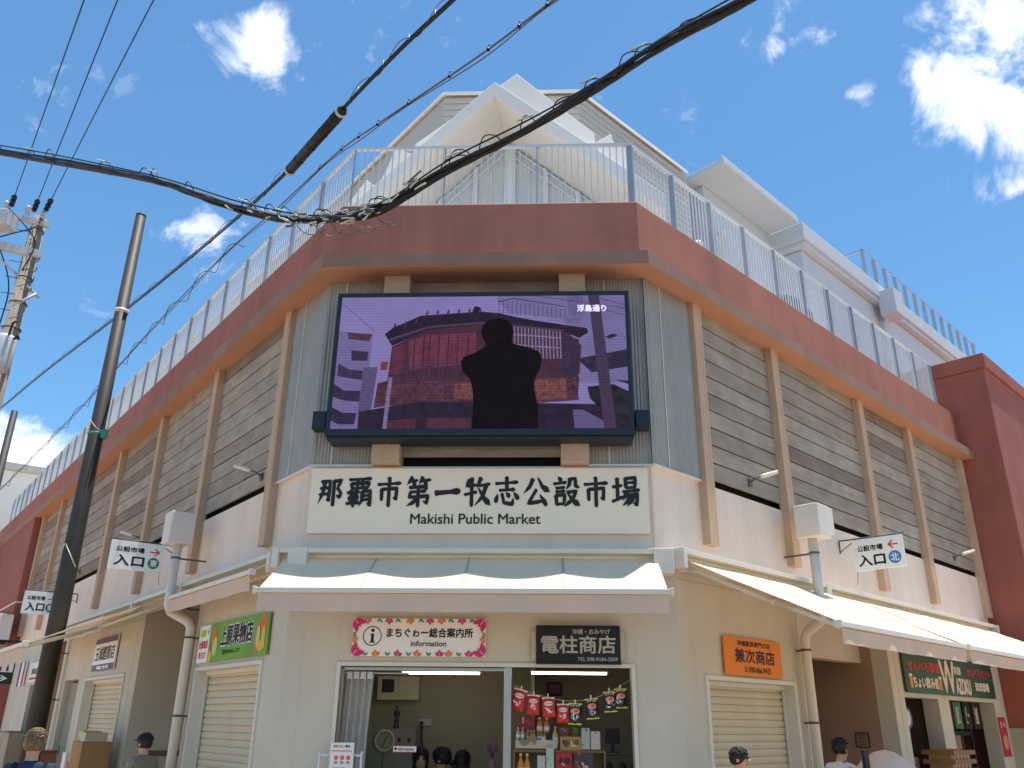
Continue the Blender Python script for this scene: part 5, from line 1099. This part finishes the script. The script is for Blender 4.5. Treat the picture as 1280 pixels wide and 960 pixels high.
mb = MB(); mb.box(-.36, .4, -.2, .2, 0, 1.52); mb.build('case', paint((128, 122, 106)), t, bev=.008); mb = MB(); mb.box(.03, .035, -.205, -.2, .05, 1.48); mb.box(-.34, .03, -.204, -.2, .76, .765); mb.build('door_gap', M['dark'], t); mb = MB(); mb.ball((.22, -.21, 1.4), .018, 10); mb.ball((.33, -.21, 1.4), .018, 10); mb.build('knob', M['black'], t)
t = thing('wall_clock', 'round clock with a white rim hung on the grey cabinet', 'clock', FF.at(.83, -1.49, 1.39), FF.rz)
mb = MB(); mb.lathe([(.115, -.01), (.12, -.03), (.1, -.035), (.1, .01)], (0, 0, 0), 28, 0, 'y'); mb.build('rim', paint((190, 184, 160)), t)
mb = MB(); disc(mb, 0, 0, .1, -.012); mb.build('dial', paint((150, 142, 112)), t, normals=False)
mb = MB()
for q in range(12): a = q * math.pi / 6; mb.box(.08 * math.cos(a) - .006, .08 * math.cos(a) + .006, -.016, -.013, .08 * math.sin(a) - .006, .08 * math.sin(a) + .006)
mb.tube([(0, -.018, 0), (.03, -.018, .045)], .005, 5); mb.tube([(0, -.02, 0), (-.02, -.02, -.07)], .004, 5); mb.build('hand', M['black'], t)
t = thing('figurine', 'slim dark figurine standing on the grey cabinet', 'figurine', FF.at(.93, -1.62, 1.52), FF.rz)
mb = MB(); mb.lathe([(.04, 0), (.04, .015), (.025, .02)], (0, 0, 0), 12); mb.tube([(-.018, 0, .02), (-.014, 0, .09), (0, 0, .14)], [.012, .014, .016], 8); mb.tube([(.018, 0, .02), (.014, 0, .09), (0, 0, .14)], [.012, .014, .016], 8); mb.tube([(0, 0, .13), (0, 0, .2), (0, 0, .215)], [.02, .024, .012], 8); mb.tube([(-.024, 0, .19), (-.034, -.01, .13)], .008, 6); mb.tube([(.024, 0, .19), (.034, -.01, .14)], .008, 6); mb.ball((0, 0, .235), .018, 10); mb.build('figure', M['black'], t)
t = thing('wall_socket', 'white wall socket with two dangling black leads', 'socket', FF.at(1.12, -2.58, 1.58), FF.rz)
mb = MB(); mb.box(-.05, .1, -.02, .0, -.03, .05); mb.build('plate', paint((206, 200, 180)), t); mb = MB(); mb.box(-.04, 0, -.05, -.02, -.02, .02); mb.box(-.04, .0, -.05, -.02, -.08, -.04); mb.tube(spline([(-.02, -.04, -.06), (0, -.05, -.25), (.06, -.06, -.5), (.08, -.06, -.7)], 6), .01, 6); mb.tube(spline([(-.03, -.04, -.02), (-.1, -.06, -.2), (-.16, -.06, -.45)], 6), .007, 6); mb.build('lead', M['black'], t)
t = thing('vinyl_curtain', 'hazy vinyl strip curtain gathered at one side of the counter window', 'curtain', FF.at(.78, -.14, 1.4), FF.rz)
mb = MB(); vs = []; fs = []; n_ = 48
for i in range(n_ + 1):
    u = i / n_; x = -.14 + .28 * u; vs += [(x - .04, .02 * math.sin(u * 25), -.55), (x * .95 - .02, .022 * math.sin(u * 25), .1), (x, .025 * math.sin(u * 25), .65)]
for i in range(n_): fs += [(3 * i, 3 * i + 3, 3 * i + 4, 3 * i + 1), (3 * i + 1, 3 * i + 4, 3 * i + 5, 3 * i + 2)]
mb.add(vs, fs, 0, True); mb.build('strip', M['vinyl'], t, normals=False)
mb = MB()
for x in (-.105, -.035, .035, .105): mb.box(x - .028, x + .028, -.035, -.028, .6, .67)
mb.tube([(-.18, -.0, .66), (.5, .0, .66)], .008, 6); mb.build('hook', paint((210, 206, 196)), t)
t = thing('poster_stand', 'white printed poster on a bent tube stand at the counter corner', 'poster', FF.at(.63, .14, .9), FF.rz)
mb = MB(); mb.tube(spline([(-.14, .02, -.5), (-.14, .02, .35), (-.11, .02, .385), (.24, .02, .385), (.27, .02, .35), (.27, .02, -.5)], 6), .012, 8); mb.build('stand', M['galv'], t)
mb = MB(); mb.box(-.03, .20, -.01, .0, -.1, .50); mb.build('sheet', M['paper'], t)
mb = MB(); text(mb, 'まちぐゎー案内', .0, .16, .455, .48, -.011, 0, .001)
for i, x in enumerate((.03, .09, .15)): disc(mb, x, .365, .022, -.011, 1, 16); mb.box(x - .015, x + .015, -.0115, -.01, .31, .335, 2)
for k in range(9): mb.box(.0, rnd.uniform(.1, .17), -.0112, -.01, .27 - k * .035, .278 - k * .035, 2)
mb.box(-.02, .18, -.0112, -.01, .42, .43, 1); mb.build('print', [M['ink'], paint((222, 110, 92)), paint((150, 140, 140))], t, normals=False)
t = thing('small_hanging_sign', 'tiny white sign with red edge hanging in the counter window', 'sign', FF.at(1.28, -.15, 1.31), FF.rz)
mb = MB(); mb.box(-.115, .115, -.006, .006, 0, .062); mb.build('panel', M['paper'], t); mb = MB(); text(mb, 'information', -.07, .09, .018, .045, -.007, 0, .001); disc(mb, -.092, .032, .014, -.007, 0, 12); mb.box(-.115, .115, -.008, -.006, 0, .007, 1); mb.box(-.115, .115, -.008, -.006, .055, .062, 1); mb.build('print', [M['ink'], paint((200, 70, 90))], t, normals=False)
mb = MB(); mb.tube([(-.1, 0, .06), (-.1, 0, .8)], .0015, 4); mb.tube([(.1, 0, .06), (.1, 0, .8)], .0015, 4); mb.build('cord', M['cable_grey'], t)
t = thing('flower_vase', 'small vase of dried purple flowers by the window post', 'vase', FF.at(2.13, -.6, 1.12), FF.rz)
mb = MB(); mb.lathe([(.03, 0), (.05, .04), (.035, .1), (.02, .13)], (0, 0, 0), 14); mb.build('vase', paint((120, 92, 96)), t); mb = MB()
for q in range(18): a = q * 2.4; mb.tube([(0, 0, .12), (.05 * math.cos(a), .04 * math.sin(a), .2 + .004 * q)], .003, 4); mb.ball((.05 * math.cos(a), .04 * math.sin(a), .2 + .004 * q), .014, 6)
mb.build('flowers', paint((120, 70, 100)), t)

# ------------------------------------------------------------------ snack counter
def sx_(px, off=0.0): return 2.357 + (px - 640) * .00805
def zy_(py): return 1.96 - (py - 855) * .0075
t = thing('bunting_cord', 'thin cord strung across the snack counter window for the bags', 'cord', FF.at(2.95, -.12, 1.86), FF.rz)
cord = [(-.58, 0, .1), (-.4, 0, .02), (-.05, 0, -.05), (.2, 0, -.03), (.4, 0, .04), (.62, 0, .16)]; MB().tube(spline(cord, 8), .004, 5).build('cord_line', paint((170, 160, 120)), t)
def bag(px, py0, py1, rot, kind, label):
    s = sx_(px); zt_ = zy_(py0); h = (py1 - py0) * .0075; w = h * .68
    t = thing('snack_bag', label, 'snack bag', FF.at(s, -.12, zt_), FF.rz, 'snack bags clipped along the cord'); t.rotation_euler = (0, R_(rot), FF.rz)
    mb = MB(); n_ = 12; k_ = 14; vs = []; fs = []
    for sd in (-1, 1):
        for j in range(k_ + 1):
            v = j / k_
            for i in range(n_ + 1): u = i / n_; b_ = math.sin(math.pi * u) ** .6 * math.sin(math.pi * v) ** .6 * .028; vs.append(((-.5 + u) * w * (1 - .04 * math.sin(math.pi * v)), sd * b_ + .002 * math.sin(17 * u + 9 * v), -h * v))
    o_ = (n_ + 1) * (k_ + 1)
    for q in (0, o_):
        for j in range(k_):
            for i in range(n_): c = q + j * (n_ + 1) + i; fs.append((c, c + 1, c + n_ + 2, c + n_ + 1))
    mb.add(vs, fs, 0, True); mb.build('bag', mat('crinkled_packet', (206, 46, 48) if kind == 'r' else (28, 28, 36), .28, .12, 14, .2, 40), t)
    mb = MB(); y = -.034; rr = random.Random(px)
    if kind == 'r':
        disc(mb, 0, -h * .32, h * .12, y, 0, 18, w * .34); text(mb, 'スナック', -w * .28, w * .26, -h * .37, -h * .28, y - .001, 1, .001)
        for q in range(5): leaf(mb, rr.uniform(-.2, .2) * w, -h * rr.uniform(.62, .8), rr.uniform(0, 3), w * .3, w * .12, y - .0004 * q, 0)
        mb.box(-w * .5, w * .5, -.008, -.003, -.014, 0, 0)
    else:
        text(mb, 'スナック', -w * .36, w * .36, -h * .18, -h * .06, y, 0, .001); disc(mb, 0, -h * .38, h * .14, y, 2, 18, w * .33); disc(mb, w * .08, -h * .36, h * .07, y - .0006, 3, 14, w * .15)
        for q in range(7): leaf(mb, rr.uniform(-.3, .2) * w, -h * rr.uniform(.58, .85), rr.uniform(0, 3), w * .28, w * .13, y - .0005 * q, 0 if q % 2 else 4)
        mb.box(-w * .5, w * .5, -.008, -.003, -.014, 0, 5); mb.box(-w * .48, w * .48, -.008, -.003, -h, -h + .014, 5)
    mb.build('print', [paint((232, 220, 200)), paint((150, 30, 34)), paint((226, 150, 110)), paint((200, 80, 90)), paint((120, 130, 160)), paint((214, 206, 60))], t, normals=False)
    MB().box(-.006, .006, -.012, .012, -.012, .035).build('clip', paint((220, 214, 200)), t)
for a in ((651, 861, 888, 14, 'r', 'red snack bag tilted at the post end of the cord'), (667, 868, 893, 4, 'r', 'red snack bag second from the window post'), (685, 871, 896, -3, 'r', 'red snack bag in third place from the window post'), (704, 879, 903, 0, 'r', 'narrow red snack bag overlapped by a black one'), (719, 878, 905, 2, 'b', 'black snack bag hanging lowest on the cord'), (739, 872, 898, -5, 'b', 'black snack bag hanging alone mid cord'), (762, 863, 889, -3, 'b', 'black snack bag beside the topmost one'), (776, 859, 884, -2, 'b', 'black snack bag hanging topmost at the cord end')): bag(*a)
t = thing('snack_shelf', 'wooden shelf stacked with bottles and packets behind the snack counter', 'shelf', FF.at(2.88, -.5, .0), FF.rz)
mb = MB(); mb.box(-.52, .42, -.14, .2, 1.32, 1.345); mb.box(-.52, .42, -.1, .2, .78, .8); mb.box(-.52, -.5, -.14, .2, .3, 1.32); mb.box(.40, .42, -.14, .2, .3, 1.32); mb.box(-.06, -.04, -.1, .2, .8, 1.32); mb.build('board', M['shelfwood'], t); mb = MB(); mb.box(-.52, .42, .2, .21, .3, 1.32); mb.build('back_panel', paint((150, 128, 96)), t)
def bottle(s, off, z, h, r, c, cap_, label, group='bottles on the snack shelf'):
    t = thing('bottle', label, 'bottle', FF.at(s, off, z), FF.rz, group)
    MB().lathe([(r * .9, 0), (r, .01), (r, h * .58), (r * .4, h * .78), (r * .34, h * .88)], (0, 0, 0), 14).build('glass', paint(c, .2), t); MB().lathe([(r * .42, h * .88), (r * .42, h)], (0, 0, 0), 12).build('cap', paint(cap_), t); MB().lathe([(r * 1.02, h * .14), (r * 1.02, h * .46)], (0, 0, 0), 14).build('paper_label', M['paper'], t)
AM = (176, 128, 60); YG = (150, 140, 60)
for i, px in enumerate((646, 652)): bottle(sx_(px), -.44, 1.43, .125, .02, (188, 176, 150), (220, 210, 200), ('cloudy bottle at the post end of the shelf row', 'cloudy bottle second in the shelf row')[i])
for i, px in enumerate((659, 663, 667, 672, 676, 680)): bottle(sx_(px) , -.44, 1.42, .11, .0155, AM if i % 2 else YG, (226, 214, 190), 'small amber sauce bottle in the shelf row')
for i, px in enumerate((674, 683)): bottle(sx_(px), -.50, 1.50, .15, .03, (190, 140, 70), (230, 220, 206), ('tall amber bottle behind the small row, nearer the post', 'tall amber bottle behind the small row, nearer the pale flask')[i])
bottle(sx_(694), -.42, 1.36, .21, .032, (196, 170, 116), (200, 180, 130), 'tall pale flask beside the cardboard price card')
for i, px in enumerate((650, 658)): bottle(sx_(px), -.38, 1.06, .25, .036, (214, 142, 50), (226, 196, 120), ('big orange bottle under the shelf at the post end', 'big orange bottle under the shelf beside its twin')[i])
def packet(name, label, px0, px1, py0, py1, off, c, mark, cat, th=.05, group=None, txt=None):
    s0, s1, z0, z1 = sx_(px0), sx_(px1), zy_(py1), zy_(py0)
    t = thing(name, label, cat, FF.at((s0 + s1) / 2, off, z0), FF.rz, group); w = (s1 - s0) / 2; h = z1 - z0
    MB().box(-w, w, -th / 2, th / 2, 0, h).build('packet', paint(c, .4), t, bev=.006)
    mb = MB(); y = -th / 2 - .001
    if txt: text(mb, txt, -w * .75, w * .75, h * .4, h * .75, y, 0, .001)
    rr = random.Random(px0)
    for q in range(5): leaf(mb, rr.uniform(-.6, .3) * w, h * rr.uniform(.05, .9), rr.uniform(0, 3), w * rr.uniform(.3, .7), w * .25, y - .0004 * (q + 1), q % 2 + 1)
    mb.build('print', [M['ink'], paint(mark), paint((206, 190, 150))], t, normals=False)
packet('red_packet', 'large dark red packet leaning above the bottles by the post', 646, 668, 895, 914, -.55, (150, 36, 50), (190, 70, 70), 'packet'); packet('red_packet', 'crimson packet half hidden behind the tall amber bottles', 671, 690, 896, 908, -.58, (160, 40, 60), (120, 40, 90), 'packet')
packet('carton', 'pale carton tray under the small bottle row', 643, 696, 925, 936, -.40, (196, 184, 160), (150, 130, 100), 'box'); packet('price_card', 'brown cardboard price card with handwriting on the shelf', 700, 727, 920, 937, -.36, (170, 132, 80), (110, 80, 50), 'card', .006, None, '特産品')
packet('green_packet', 'green packet standing behind the price card', 716, 724, 909, 921, -.5, (90, 130, 60), (180, 60, 60), 'packet'); packet('pink_packet', 'pinkish packet behind the price card by the flask', 699, 712, 909, 921, -.5, (150, 70, 76), (80, 130, 70), 'packet')
packet('silver_packet', 'silver packet with a dark window on the shelf', 727, 738, 909, 936, -.38, (176, 184, 178), (40, 46, 44), 'packet', .03); packet('white_carton', 'white carton with an orange picture at the shelf end', 739, 751, 913, 936, -.38, (200, 190, 180), (206, 130, 70), 'box')
packet('red_carton', 'bright red box of sweets below the shelf board', 694, 715, 940, 964, -.38, (176, 36, 46), (206, 70, 60), 'box', .06, None, '黒糖'); packet('patterned_carton', 'box with a colourful pattern below the shelf board', 717, 742, 940, 964, -.38, (70, 60, 60), (206, 70, 80), 'box'); packet('green_pouch', 'white and green pouch hanging beside the orange bottles', 682, 692, 934, 962, -.34, (190, 200, 180), (50, 140, 70), 'pouch', .03); packet('white_pouch', 'small white pouch leaning between bottle and green pouch', 671, 681, 944, 964, -.34, (200, 196, 186), (120, 120, 120), 'pouch', .03)
t = thing('monitor', 'small black monitor on the dark stand behind the snack counter', 'monitor', FF.at(3.4, -.9, 1.38), FF.rz)
mb = MB(); mb.box(-.06, .09, -.02, .02, .02, .17); mb.build('case', M['black'], t, bev=.005); mb = MB(); mb.box(-.01, .03, -.01, .01, -.06, .03); mb.box(-.06, .08, -.05, .05, -.07, -.06); mb.build('foot', M['black'], t)
t = thing('wire_rack', 'dark wire rack with hanging bags in the snack counter corner', 'rack', FF.at(3.5, -.9, .0), FF.rz)
mb = MB()
for x in (-.2, .2): mb.tube([(x, .1, 0), (x, .1, 1.3)], .01, 6); mb.tube([(x, -.1, 0), (x, -.1, 1.3)], .01, 6)
for z in (.9, 1.28): mb.box(-.2, .2, -.1, .1, z, z + .01)
mb.build('frame', M['cable_grey'], t); mb = MB()
for x in (-.14, .0, .13): mb.ball((x, -.12, 1.08), (.06, .04, .15), 10)
mb.build('bag', paint((52, 46, 50)), t)
t = thing('framed_picture', 'small dark framed picture on the snack room wall', 'picture', FF.at(2.8, -2.57, 1.92), FF.rz)
mb = MB(); mb.box(-.1, .1, -.02, .02, 0, .17); mb.build('frame', paint((60, 34, 30)), t); mb = MB(); mb.box(-.07, .07, -.022, -.02, .03, .14); mb.build('print', paint((150, 80, 90)), t)

# ------------------------------------------------------------------ bar at the right
t = thing('round_sign', 'round red and blue hanging sign in the bar doorway', 'sign', FR.at(5.72, -.12, 1.72), FR.rz)
mb = MB(); mb.lathe([(.15, -.03), (.15, .03)], (0, 0, 0), 24, 0, 'y'); mb.build('disc', paint((60, 100, 150)), t); mb = MB(); disc(mb, -.02, 0, .11, -.032, 0); mb.poly([(-.12, -.034, -.02), (-.04, -.034, -.02), (-.04, -.034, .06), (-.1, -.034, .06)], 1); mb.tube([(0, 0, .15), (0, 0, .3)], .006, 5, 1); mb.build('print', [paint((214, 206, 190)), paint((196, 50, 50))], t, normals=False)
for i, (s, c, lb) in enumerate(((7.42, (70, 26, 34), 'dark red upright banner in the bar window'), (7.80, (60, 116, 76), 'green upright banner in the bar window'), (8.22, (34, 30, 30), 'black upright banner beside the green one'), (8.64, (40, 34, 36), 'black upright banner nearest the tower'))):
    t = thing('upright_banner', lb, 'banner', FR.at(s, -.12, 1.58), FR.rz, 'upright menu banners in the bar window')
    MB().box(-.165, .165, -.004, .004, 0, .40).build('cloth', paint(c, .9), t); mb = MB(); text(mb, '泡盛ビール'[i % 3:i % 3 + 2], -.07, .07, .08, .34, -.006, 0, .004); mb.build('lettering', paint((200, 190, 150)), t, normals=False); mb = MB(); mb.tube([(-.18, 0, .405), (.18, 0, .405)], .008, 6); mb.build('rod', M['black'], t)
mb = MB()
t = thing('bar_poster', 'red poster on the bar wall beside the tower', 'poster', FR.at(9.45, .012, 1.15), FR.rz); MB().box(-.17, .17, -.006, .006, 0, .62).build('sheet', paint((190, 40, 56)), t); mb = MB(); disc(mb, 0, .22, .12, -.008, 0); text(mb, 'ビール', -.12, .12, .46, .56, -.008, 1, .004); mb.build('print', [paint((210, 150, 110)), paint((230, 220, 206))], t, normals=False)
t = thing('glass_door', 'dark framed glass door standing open in the bar', 'door', FR.at(8.3, -.35, 0), FR.rz)
mb = MB()
for x in (-.85, -.35, .15, .62): mb.box(x - .035, x + .035, -.02, .02, 0, 2.0)
mb.box(-.85, .62, -.02, .02, 1.48, 1.54); mb.build('frame', M['black'], t); mb = MB(); mb.box(-.3, .1, -.01, .0, .1, 1.48); mb.build('poster_panel', paint((150, 116, 90)), t)
t = thing('display_crate', 'wooden display crate with packets at the bar doorway', 'crate', FR.at(6.3, .18, .0), FR.rz)
mb = MB(); mb.box(-.42, .42, -.2, .2, .0, 1.0); mb.build('stand', paint((110, 84, 60)), t); mb = MB()
for z in (1.0, 1.12, 1.24): mb.box(-.42, .42, -.22, -.2, z, z + .06); mb.box(-.42, .42, .2, .22, z, z + .06); mb.box(-.42, -.4, -.2, .2, z, z + .06); mb.box(.4, .42, -.2, .2, z, z + .06)
mb.build('slat', M['shelfwood'], t); mb = MB(); rr = random.Random(9)
for q in range(16): x = -.36 + .045 * q; mb.box(x, x + .038, -.16, .15, 1.02, 1.2 + rr.uniform(0, .13), q % 3)
mb.build('packet', [paint((186, 150, 90)), paint((170, 60, 54)), paint((206, 190, 150))], t)
t = thing('dark_jacket', 'dark garment hanging above a pale chair cover in the bar doorway', 'garment', FR.at(5.95, -.3, 1.3), FR.rz)
mb = MB(); mb.ball((0, 0, .18), (.13, .07, .24), 14); mb.tube([(-.08, 0, .34), (-.2, -.02, .1)], [.05, .035], 8); mb.tube([(.08, 0, .34), (.22, -.02, .16)], [.05, .035], 8); mb.build('cloth', M['dark'], t); MB().tube([(0, 0, .4), (0, 0, .8)], .008, 6).build('hanger', M['black'], t)
t = thing('chair_cover', 'pale draped chair in the bar doorway beneath the dark garment', 'chair', FR.at(5.9, -.2, 0), FR.rz); mb = MB(); mb.box(-.2, .2, -.04, .04, .45, 1.2); mb.build('backrest', paint((176, 150, 136)), t, bev=.04); mb = MB(); mb.box(-.2, .2, -.42, .0, .42, .47); mb.build('seat', paint((176, 150, 136)), t, bev=.02)
for x in (-.17, .17):
    for y_ in (-.38, 0): MB().tube([(x, y_, 0), (x, y_, .42)], .018, 6).build('leg', M['black'], t)
t = thing('parasol', 'cream market parasol top before the brown passage', 'parasol', (3.76, 9.15, 0))
mb = MB(); vs = [(0, 0, 1.385)]; fs = []; n_ = 8
for ri, (r, z) in enumerate(((.10, 1.365), (.22, 1.29), (.36, 1.15))):
    for j in range(n_ * 3): a = 2 * math.pi * j / (n_ * 3); sc_ = 1 - .05 * (1 - abs(math.cos(a * n_ / 2))); vs.append((r * sc_ * math.cos(a), r * sc_ * math.sin(a), z))
m_ = n_ * 3
for j in range(m_): fs.append((0, 1 + j, 1 + (j + 1) % m_))
for ri in range(2):
    for j in range(m_): a = 1 + ri * m_; fs.append((a + j, a + (j + 1) % m_, a + m_ + (j + 1) % m_, a + m_ + j))
mb.add(vs, fs, 0, True); mb.build('canopy', mat('cream_parasol_cloth', (226, 206, 186), .9, .05, 5, transl=.15), t); MB().tube([(0, 0, 0), (0, 0, 1.385)], .018, 8).build('pole', M['alu'], t)
mb = MB()
for j in range(n_): a = 2 * math.pi * j / n_; mb.tube([(0, 0, 1.36), (.35 * math.cos(a), .35 * math.sin(a), 1.14)], .005, 5)
mb.build('rib', M['cable_grey'], t)
mb = MB(); mb.box(-.028, .028, -.02, .02, 0, 1.385); tag(mb.build('black_post', M['black'], None, (3.47, 8.9, 0), .4), 'slim black post standing beside the cream parasol', 'post')
t = thing('passage_notice', 'small framed notice on the brown passage wall', 'notice', FR.at(5.1, -.52, 1.32), FR.rz - math.pi / 2)
mb = MB(); mb.box(-.10, .10, -.02, .0, 0, .2); mb.build('frame', paint((84, 66, 52)), t); mb = MB(); mb.box(-.08, .08, -.024, -.02, .02, .18); mb.build('sheet', paint((150, 126, 104)), t); mb = MB(); [mb.box(-.06, .05, -.026, -.024, .04 + .03 * k, .048 + .03 * k) for k in range(5)]; mb.build('print', M['ink'], t)

# ------------------------------------------------------------------ goods before the left facade
t = thing('goods_table', 'brown cardboard display rack of small goods beside the far shutter', 'display rack', FL.at(5.75, .35, 0), FL.rz)
mb = MB(); mb.box(-.25, .35, -.2, .2, 0, 1.28); mb.build('carton', M['cardboard'], t, bev=.008); mb = MB(); mb.box(-.6, -.26, -.2, .15, 0, .98); mb.box(-.56, -.34, -.24, -.2, .75, 1.12, 1); mb.build('side_carton', [M['cardboard'], M['paper']], t, bev=.006)
mb = MB(); mb.box(-.2, .1, -.15, .1, 1.28, 1.42, 0); mb.box(.08, .36, -.18, .12, 1.28, 1.40, 1); mb.build('packet', [paint((214, 184, 70)), paint((196, 190, 176))], t, bev=.005)
t = thing('green_rack', 'green wire rack of goods inside the far open shop', 'rack', FL.at(12.4, -.3, 0), FL.rz)
mb = MB()
for x in (-.3, 0, .3): mb.tube([(x, .15, 0), (x * .6, .0, 1.7)], .02, 6); mb.tube([(x, -.15, 0), (x, -.1, 1.4)], .02, 6)
for z in (.5, .9, 1.3): mb.tube([(-.32, -.12, z), (.32, -.12, z)], .018, 6)
mb.build('frame', paint((60, 90, 70)), t); mb = MB(); rr = random.Random(4)
for q in range(14): x = rr.uniform(-.3, .3); z = rr.choice((.5, .9, 1.3)); mb.box(x - .06, x + .06, -.14, .05, z + .01, z + rr.uniform(.12, .26), q % 3)
mb.build('packet', [paint((150, 104, 70)), paint((80, 110, 90)), paint((180, 170, 140))], t)
t = thing('low_cabinet', 'pale low cabinet before the far open shop', 'cabinet', FL.at(12.6, .25, 0), FL.rz); mb = MB(); mb.box(-.8, .6, -.2, .2, 0, 1.3); mb.build('case', paint((150, 136, 112)), t, bev=.01); mb = MB(); mb.box(-.05, -.045, -.205, -.2, .05, 1.2); mb.box(-.8, .6, -.21, .2, 1.3, 1.32); mb.build('top', paint((120, 104, 84)), t)
t = thing('brown_stool', 'reddish brown wooden box by the grey door', 'box', FL.at(9.4, .3, 0), FL.rz); mb = MB(); mb.box(-.28, .28, -.2, .2, 0, 1.02); mb.build('case', paint((140, 88, 62)), t, bev=.01); mb = MB(); mb.box(-.3, .3, -.22, .22, 1.02, 1.05); mb.build('lid', paint((120, 74, 54)), t)
mb = MB(); mb.box(-5.28, -5.26, -.0, .01, 0, 0)  # (skirting of the passage wall)
mb = MB(); mb.box(-5.3, -5.285, .26, 5.9, 1.08, 1.16); mb.build('passage_rail', paint((120, 104, 92)), B).location = (FL.o.x - B0[0], FL.o.y - B0[1], 0); bpy.data.objects['passage_rail'].rotation_euler = (0, 0, FL.rz)

# ------------------------------------------------------------------ far buildings and things at the left
t = thing('white_house', 'white plastered house far beyond the end of the market', 'house', (-24.5, 33.5, 0), FL.rz)
mb = MB(); mb.box(-4, 4, -3, 5, 0, 10.6); mb.build('wall', M['roofwhite'], t); mb = MB(); mb.box(-4.2, 4.2, -3.2, 5.2, 10.6, 10.9); mb.build('roof', M['louvre'], t)
mb = MB(); [mb.box(-3 + 2 * k, -2 + 2 * k, -3.04, -3.0, z, z + 1.4) for k in range(4) for z in (2, 5, 8)]; mb.build('window', M['glass_curtain'], t)
t = thing('roof_tank', 'pale water tank and clutter on the far roof edge', 'water tank', FL.at(20.5, -1.5, 7.36), FL.rz)
mb = MB(); mb.box(-.5, .5, -.5, .5, .3, 1.9); mb.build('tank', paint((150, 144, 132)), t, bev=.03); mb = MB(); mb.box(-.65, .65, -.65, .65, 1.9, 2.02); mb.build('lid', paint((226, 222, 212)), t); mb = MB(); [mb.box(x - .04, x + .04, y_ - .04, y_ + .04, 0, .3) for x in (-.4, .4) for y_ in (-.4, .4)]; mb.build('stand', M['galv'], t)
